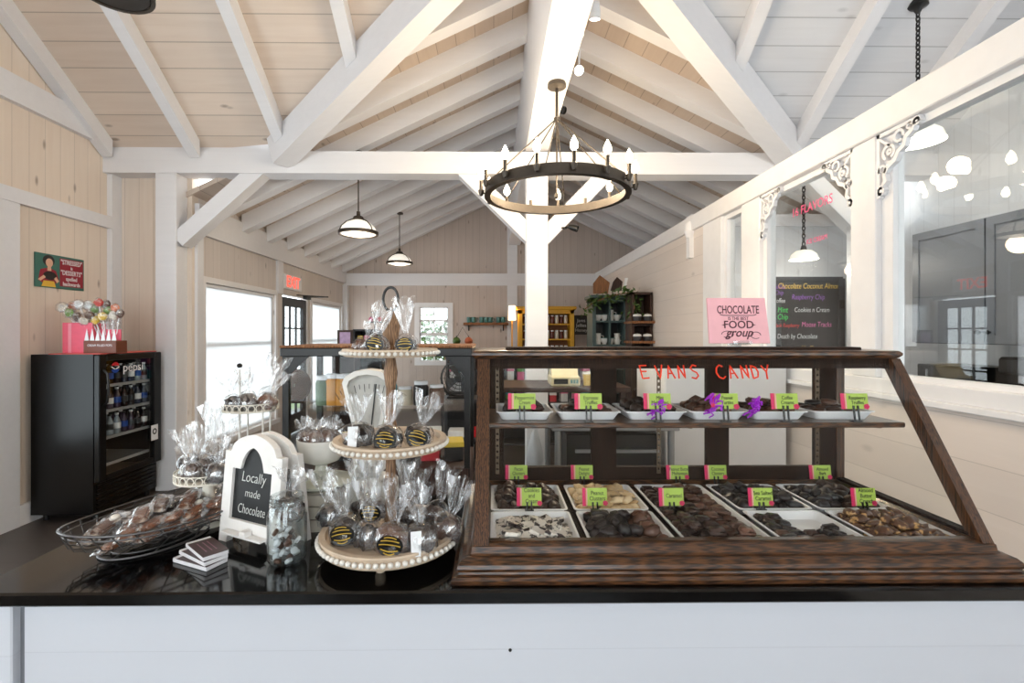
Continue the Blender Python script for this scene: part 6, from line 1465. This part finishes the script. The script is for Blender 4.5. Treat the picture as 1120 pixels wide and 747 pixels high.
# mason jar holding a crumpled bag
m_jg = glass('mason_glass', (.93, .95, .95), 2.0)
jp = at(314, 500, 1.175); jx, jy = jp.x, 1.175
jr = thing('mason_jar', 'clear glass mason jar stuffed with wrapped candies, beside the chalk sign', 'jar', (jx, jy, ct))
MB().lathe([(0, .003), (.034, .002), (.043, .010), (.045, .02), (.045, .115), (.040, .130), (.036, .138), (.037, .140), (.037, .162), (.0355, .162), (.035, .14), (.038, .128), (.0425, .114), (.0425, .022), (.036, .008), (0, .007)], n=32).build('glass_body', m_jg, jr, True, local=True)
MB().lathe([(.0372, .143), (.039, .145), (.0372, .147)], n=24, cap=False).lathe([(.0372, .152), (.039, .154), (.0372, .156)], n=24, cap=False).build('screw_thread', m_jg, jr, True, local=True)
m_mints = plain('white_mint', S(226, 230, 234), .3)
for i in range(22):
    z = .012 + (i // 6) * .021; a = (i % 6) * 1.05 + (i // 6) * .5; r = .026 if i % 6 else .006
    t = thing('wrapped_mint', 'white wrapped mint packed in the glass mason jar', 'candy', (jx + r * math.cos(a), jy + r * math.sin(a), ct + z), rot=(rq.uniform(-1, 1), rq.uniform(-1, 1), rq.uniform(-3, 3)), group='wrapped mints in the mason jar')
    MB().lathe([(0, -.005), (.008, -.004), (.0095, 0), (.008, .004), (0, .005)], (0, 0, 0), 10).build('mint', m_mints if i % 4 else m_mk, t, True, local=True)
    MB().prism([(-.017, -.006, 0), (-.008, -.002, 0), (-.008, .002, 0), (-.017, .006, 0)], (0, 0, .001)).prism([(.017, -.006, 0), (.008, -.002, 0), (.008, .002, 0), (.017, .006, 0)], (0, 0, .001)).build('wrapper', m_wrap, t, local=True)
giftbag(jx + .002, jy, ct + .10, .058, .12, 'crumpled bag of dark truffles poking out of the mason jar', 'dark', None, (0, .1), 40, neck=.62, wide=1.3)
# chocolate bars
m_barw = plain('white_bar_edge', S(232, 230, 232), .45); m_barb = plain('brown_sleeve', S(74, 52, 52), .4, var=.2, scale=40)
b0 = at(219, 607, 1.175)
for i, (rz_, dx, dy, lb) in enumerate(((-.42, 0, 0, 'lowest chocolate bar of the fanned stack on the stone counter'), (-.58, .004, .006, 'middle chocolate bar of the fanned stack on the stone counter'), (-.72, .010, .010, 'top chocolate bar, brown sleeved, of the fanned stack'))):
    t = thing('chocolate_bar', lb, 'chocolate bar', (b0.x + dx, b0.y + dy, ct + .0115 * i), rz=rz_)
    MB().box((-.06, -.028, 0), (.06, .028, .011), .002).build('wrapper', m_barw, t, local=True); MB().box((-.045, -.0283, .0108), (.061, .0283, .0114)).build('sleeve', m_barb, t, local=True)
    if i == 2:
        g_ = MB()
        for yy in (-.012, 0, .01): g_.box((-.03, yy - .0012, .0114), (.035, yy + .0012, .0117))
        g_.build('print_lines', plain('mauve_ink', S(150, 110, 125), .5), t, local=True, kind='stuff')

# ================================================================== MILK GLASS, CRATE, SCALE, LACE STANDS
m_crate = plain('washed_crate', S(200, 192, 178), .7, var=.15, scale=20); m_milk = plain('milk_glass', S(232, 230, 222), .18, spec=.6, var=.02); m_jade = plain('jade_glass', S(206, 208, 192), .18, var=.03)
kx0, kx1, ky0, ky1, kz = at(322, 580, 1.34).x, at(361, 580, 1.34).x, 1.345, 1.49, 1.058
t = thing('wooden_crate', 'pale washed wooden crate supporting the milk glass dish', 'crate', ((kx0 + kx1)/2, 1.42, ct))
c = MB()
for i in range(3): z = ct + .001 + i * .036; c.box((kx0, ky0, z), (kx1, ky0 + .01, z + .032)).box((kx0, ky1 - .01, z), (kx1, ky1, z + .032)).box((kx0, ky0 + .01, z), (kx0 + .01, ky1 - .01, z + .032)).box((kx1 - .01, ky0 + .01, z), (kx1, ky1 - .01, z + .032))
c.build('slats', m_crate, t)
c = MB()
for x in (kx0 + .010, kx1 - .022):
    for y in (ky0 + .010, ky1 - .022): c.box((x, y, ct), (x + .012, y + .012, kz - .006))
c.build('corner_blocks', m_crate, t); MB().box((kx0, ky0, kz - .006), (kx1, ky1, kz)).build('top_panel', m_crate, t)
dp = at(347, 520, 1.42); dx_, dy_ = (kx0 + kx1)/2 - .003, 1.42
t = thing('compote_dish', 'white milk glass compote on a broad foot, filled with brown candy', 'dish', (dx_, dy_, kz))
MB().lathe([(0, 0), (.070, 0), (.092, .012), (.094, .018), (.070, .024), (.035, .034), (.018, .046), (.016, .062), (.0, .062)], n=48).build('foot_plate', m_jade, t, True, local=True)
MB().lathe([(0, .060), (.02, .062), (.05, .074), (.064, .095), (.068, .138), (.064, .138), (.060, .098), (.046, .08), (0, .074)], n=48).build('bowl', m_milk, t, True, local=True)
for i in range(7):
    a = i * 0.9; r = .034 if i else 0
    giftbag(dx_ + r * math.cos(a), dy_ + r * math.sin(a), kz + .118, .046, .075, ('small bag of brown candy on the crown of the milk glass dish', 'brown candy bag at the scale side of the milk glass dish', 'brown candy bag at the back of the milk glass dish', 'brown candy bag behind the chalk sign edge in the milk glass dish', 'brown candy bag at the sign side rim of the milk glass dish', 'brown candy bag at the front rim of the milk glass dish', 'brown candy bag between front rim and crown in the milk glass dish')[i], 'milk', None, (math.sin(a) * .35, math.cos(a) * .35), 60 + i, neck=.7)
# kitchen scale with fan-shaped head
kx_, ky_ = at(404, 450, 1.55).x, 1.55
m_sc = plain('scale_enamel', S(228, 226, 220), .3, var=.04)
t = thing('kitchen_scale', 'antique white enamel scale with a fan-shaped dial head, behind the beaded stand', 'scale', (kx_, ky_, ct))
MB().box((-.085, -.06, .0), (.085, .06, .10), .02).box((-.05, -.045, .10), (.05, .045, .17), .02).build('body', m_sc, t, local=True)
def fan(s): return [(-.025 * s, .17), (-.078 * s, .395), (-.07 * s, .415), (-.04 * s, .432), (0, .438), (.04 * s, .432), (.07 * s, .415), (.078 * s, .395), (.025 * s, .17)]
O = fan(1); Cx, Cz = 0, .33
I = [(p[0] * .80, Cz + (p[1] - Cz) * .86) for p in O]
m = MB(); q = [[m._v((p[0], y, p[1])) for p in P_] for P_ in (O, I) for y in (-.03, .03)]; n = len(O)
for i in range(n):
    j = (i + 1) % n
    m._f([q[0][i], q[0][j], q[2][j], q[2][i]]); m._f([q[1][i], q[3][i], q[3][j], q[1][j]]); m._f([q[0][i], q[1][i], q[1][j], q[0][j]]); m._f([q[2][i], q[2][j], q[3][j], q[3][i]])
hd = m.build('dial_head', m_sc, t, local=True)
MB().prism([(p[0], .0, p[1]) for p in I], (0, .006, 0)).build('dial_plate', plain('dial_paper', S(196, 194, 188), .5, var=.1, scale=50), t, local=True)
tk = MB()
for i in range(15):
    a = math.radians(60 + 60 * i / 14); c_, s_ = math.cos(a), math.sin(a); r1_ = .215; r0_ = .20 if i % 2 else .19
    tk.bar((r0_ * c_, -.001, .175 + r0_ * s_), (r1_ * c_, -.001, .175 + r1_ * s_), .0018, .001, up=(0, 1, 0))
tk.build('dial_ticks', m_stk, t, local=True); MB().bar((0, -.004, .19), (.022, -.004, .39), .004, .002, up=(0, 1, 0)).build('pointer', m_black, t, local=True)
MB().lathe([(0, 0), (.07, .0), (.085, .012), (.083, .014), (.068, .004), (0, .004)], (-.0, 0, .0), 24).build('base_rim', m_sc, t, True, local=True)
# lace-edged white stands
m_lace = plain('cream_lace_metal', S(232, 226, 212), .5, var=.06)
def laceplate(par, x, y, z, r, name='plate'):
    p = MB().lathe([(0, 0), (r, 0), (r + .002, .004), (r, .006), (0, .004)], (x, y, z), 36).build(name, m_lace, par, True)
    m = MB(); n_ = int(2 * PI * r / .022)
    for i in range(n_):
        a = 2 * PI * i / n_; cc_ = V((x + r * math.cos(a), y + r * math.sin(a), z + .014)); tg = V((-math.sin(a), math.cos(a), 0))
        m.tube([cc_ + tg * .010 * math.cos(b) + V((0, 0, 1)) * .011 * math.sin(b) for b in [2 * PI * j / 8 for j in range(8)]], .0016, True, 4)
    m.tube([(x + r * math.cos(a), y + r * math.sin(a), z + .026) for a in [2 * PI * i / 40 for i in range(40)]], .0016, True, 4)
    m.build('lace_rim', m_lace, p)
ux, uy = at(281, 440, 1.62).x, 1.58; uz = at(0, 449, 1.58).z
t = thing('lace_cake_stand', 'tall cream lace-edged tray on slim rods with a ring-topped pole', 'cake stand', (ux, uy, ct))
laceplate(t, ux, uy, uz, .082, 'upper_plate')
rdx = at(263, 440, 1.55).x
MB().cyl((rdx, 1.545, ct), (rdx, 1.545, at(0, 404, 1.545).z), .004, n=8).build('pole', m_sc, t, True)
MB().lathe([(0, -.008), (.006, -.006), (.009, 0), (.006, .006), (0, .008)], (rdx, 1.545, at(0, 400, 1.545).z), 12).build('finial', m_black, t, True)
for x, y in ((ux + .06, uy - .045), (ux + .03, uy + .07), (ux - .04, uy + .06)): MB().cyl((x, y, ct), (x, y, uz), .003, n=8).build('rod', m_sc, t, True)
MB().lathe([(0, 0), (.08, 0), (.082, .006), (0, .008)], (ux, uy, ct), 32).build('base_plate', m_lace, t, True)
vx, vy = at(228, 520, 1.42).x, 1.42; vz = at(0, 524, 1.42).z
t = thing('lace_cake_stand', 'low white lace-edged cake stand beside the wire basket', 'cake stand', (vx, vy, ct))
laceplate(t, vx, vy, vz, .085); MB().lathe([(0, 0), (.055, 0), (.05, .01), (.018, .03), (.014, vz - ct), (0, vz - ct)], (vx, vy, ct), 24).build('pedestal', m_lace, t, True)
zz = vz + .005
for i, (px, y, dz, w, h, cont, lb) in enumerate(((211, 1.38, 0, .05, .11, 'brown', 'cluster-filled dark bag at the fridge side of the low lace stand'), (236, 1.365, 0, .052, .12, 'brown', 'dark bag at the front of the low lace stand, by the chalk sign'), (222, 1.43, .0, .05, .15, 'brown', 'tall pale-twisted bag in the middle of the low lace stand'), (244, 1.44, .0, .052, .17, 'dark', 'tall bag against the pole on the low lace stand'), (208, 1.46, 0, .05, .13, 'dark', 'dark bag behind the cluster-filled bag on the low lace stand'), (232, 1.48, .0, .05, .2, 'dark', 'tallest clear bag rising behind the low lace stand'))):
    giftbag(at(px, 500, y).x, y, zz + dz, w, h, lb, cont, None, (0, (-.15, .1, -.05, .1, -.2, 0)[i]), 80 + i, neck=.45, wide=1.25)
zz = uz + .005
for i, (dx, dy, w, h, cont, lb) in enumerate(((-.035, -.035, .048, .10, 'dark', 'dark bag beside the pole on the tall lace tray'), (.01, -.045, .05, .12, 'brown', 'dark bag at the front of the tall lace tray'), (.05, -.02, .05, .14, 'milk', 'milk chocolate bag at the scale side of the tall lace tray'), (.03, .035, .05, .17, 'dark', 'bag with tall white twist at the back of the tall lace tray'), (-.03, .04, .048, .13, 'dark', 'bag at the window side of the tall lace tray'))):
    giftbag(ux + dx, uy + dy, zz, w, h, lb, cont, None, (0, (-.1, .0, .45, .25, -.1)[i]), 95 + i, neck=.42, wide=1.4)
# round wicker bowl standing behind the lace tray
m_wick = plain('brown_wicker', S(96, 66, 44), .7, var=.3, scale=90, bump=.6)
p = at(321, 440, 2.72)
t = thing('wicker_bowl', 'round brown wicker bowl propped upright inside the black rimmed case', 'bowl', (p.x, 2.76, 1.109))
w_ = MB(); zc = .155
for k_ in range(9): r = .012 + k_ * .008; w_.tube([(r * math.cos(a), -.02 + .0035 * k_, .1 + r * 1.15 * math.sin(a)) for a in [2 * PI * i / 28 for i in range(28)]], .0055, True, 5)
w_.build('weave', m_wick, t, True, local=True)
MB().box((-.05, -.03, 0), (.05, .015, .016), .004).box((-.012, .006, .01), (.012, .014, .10)).build('rest', m_dwood, t, local=True)
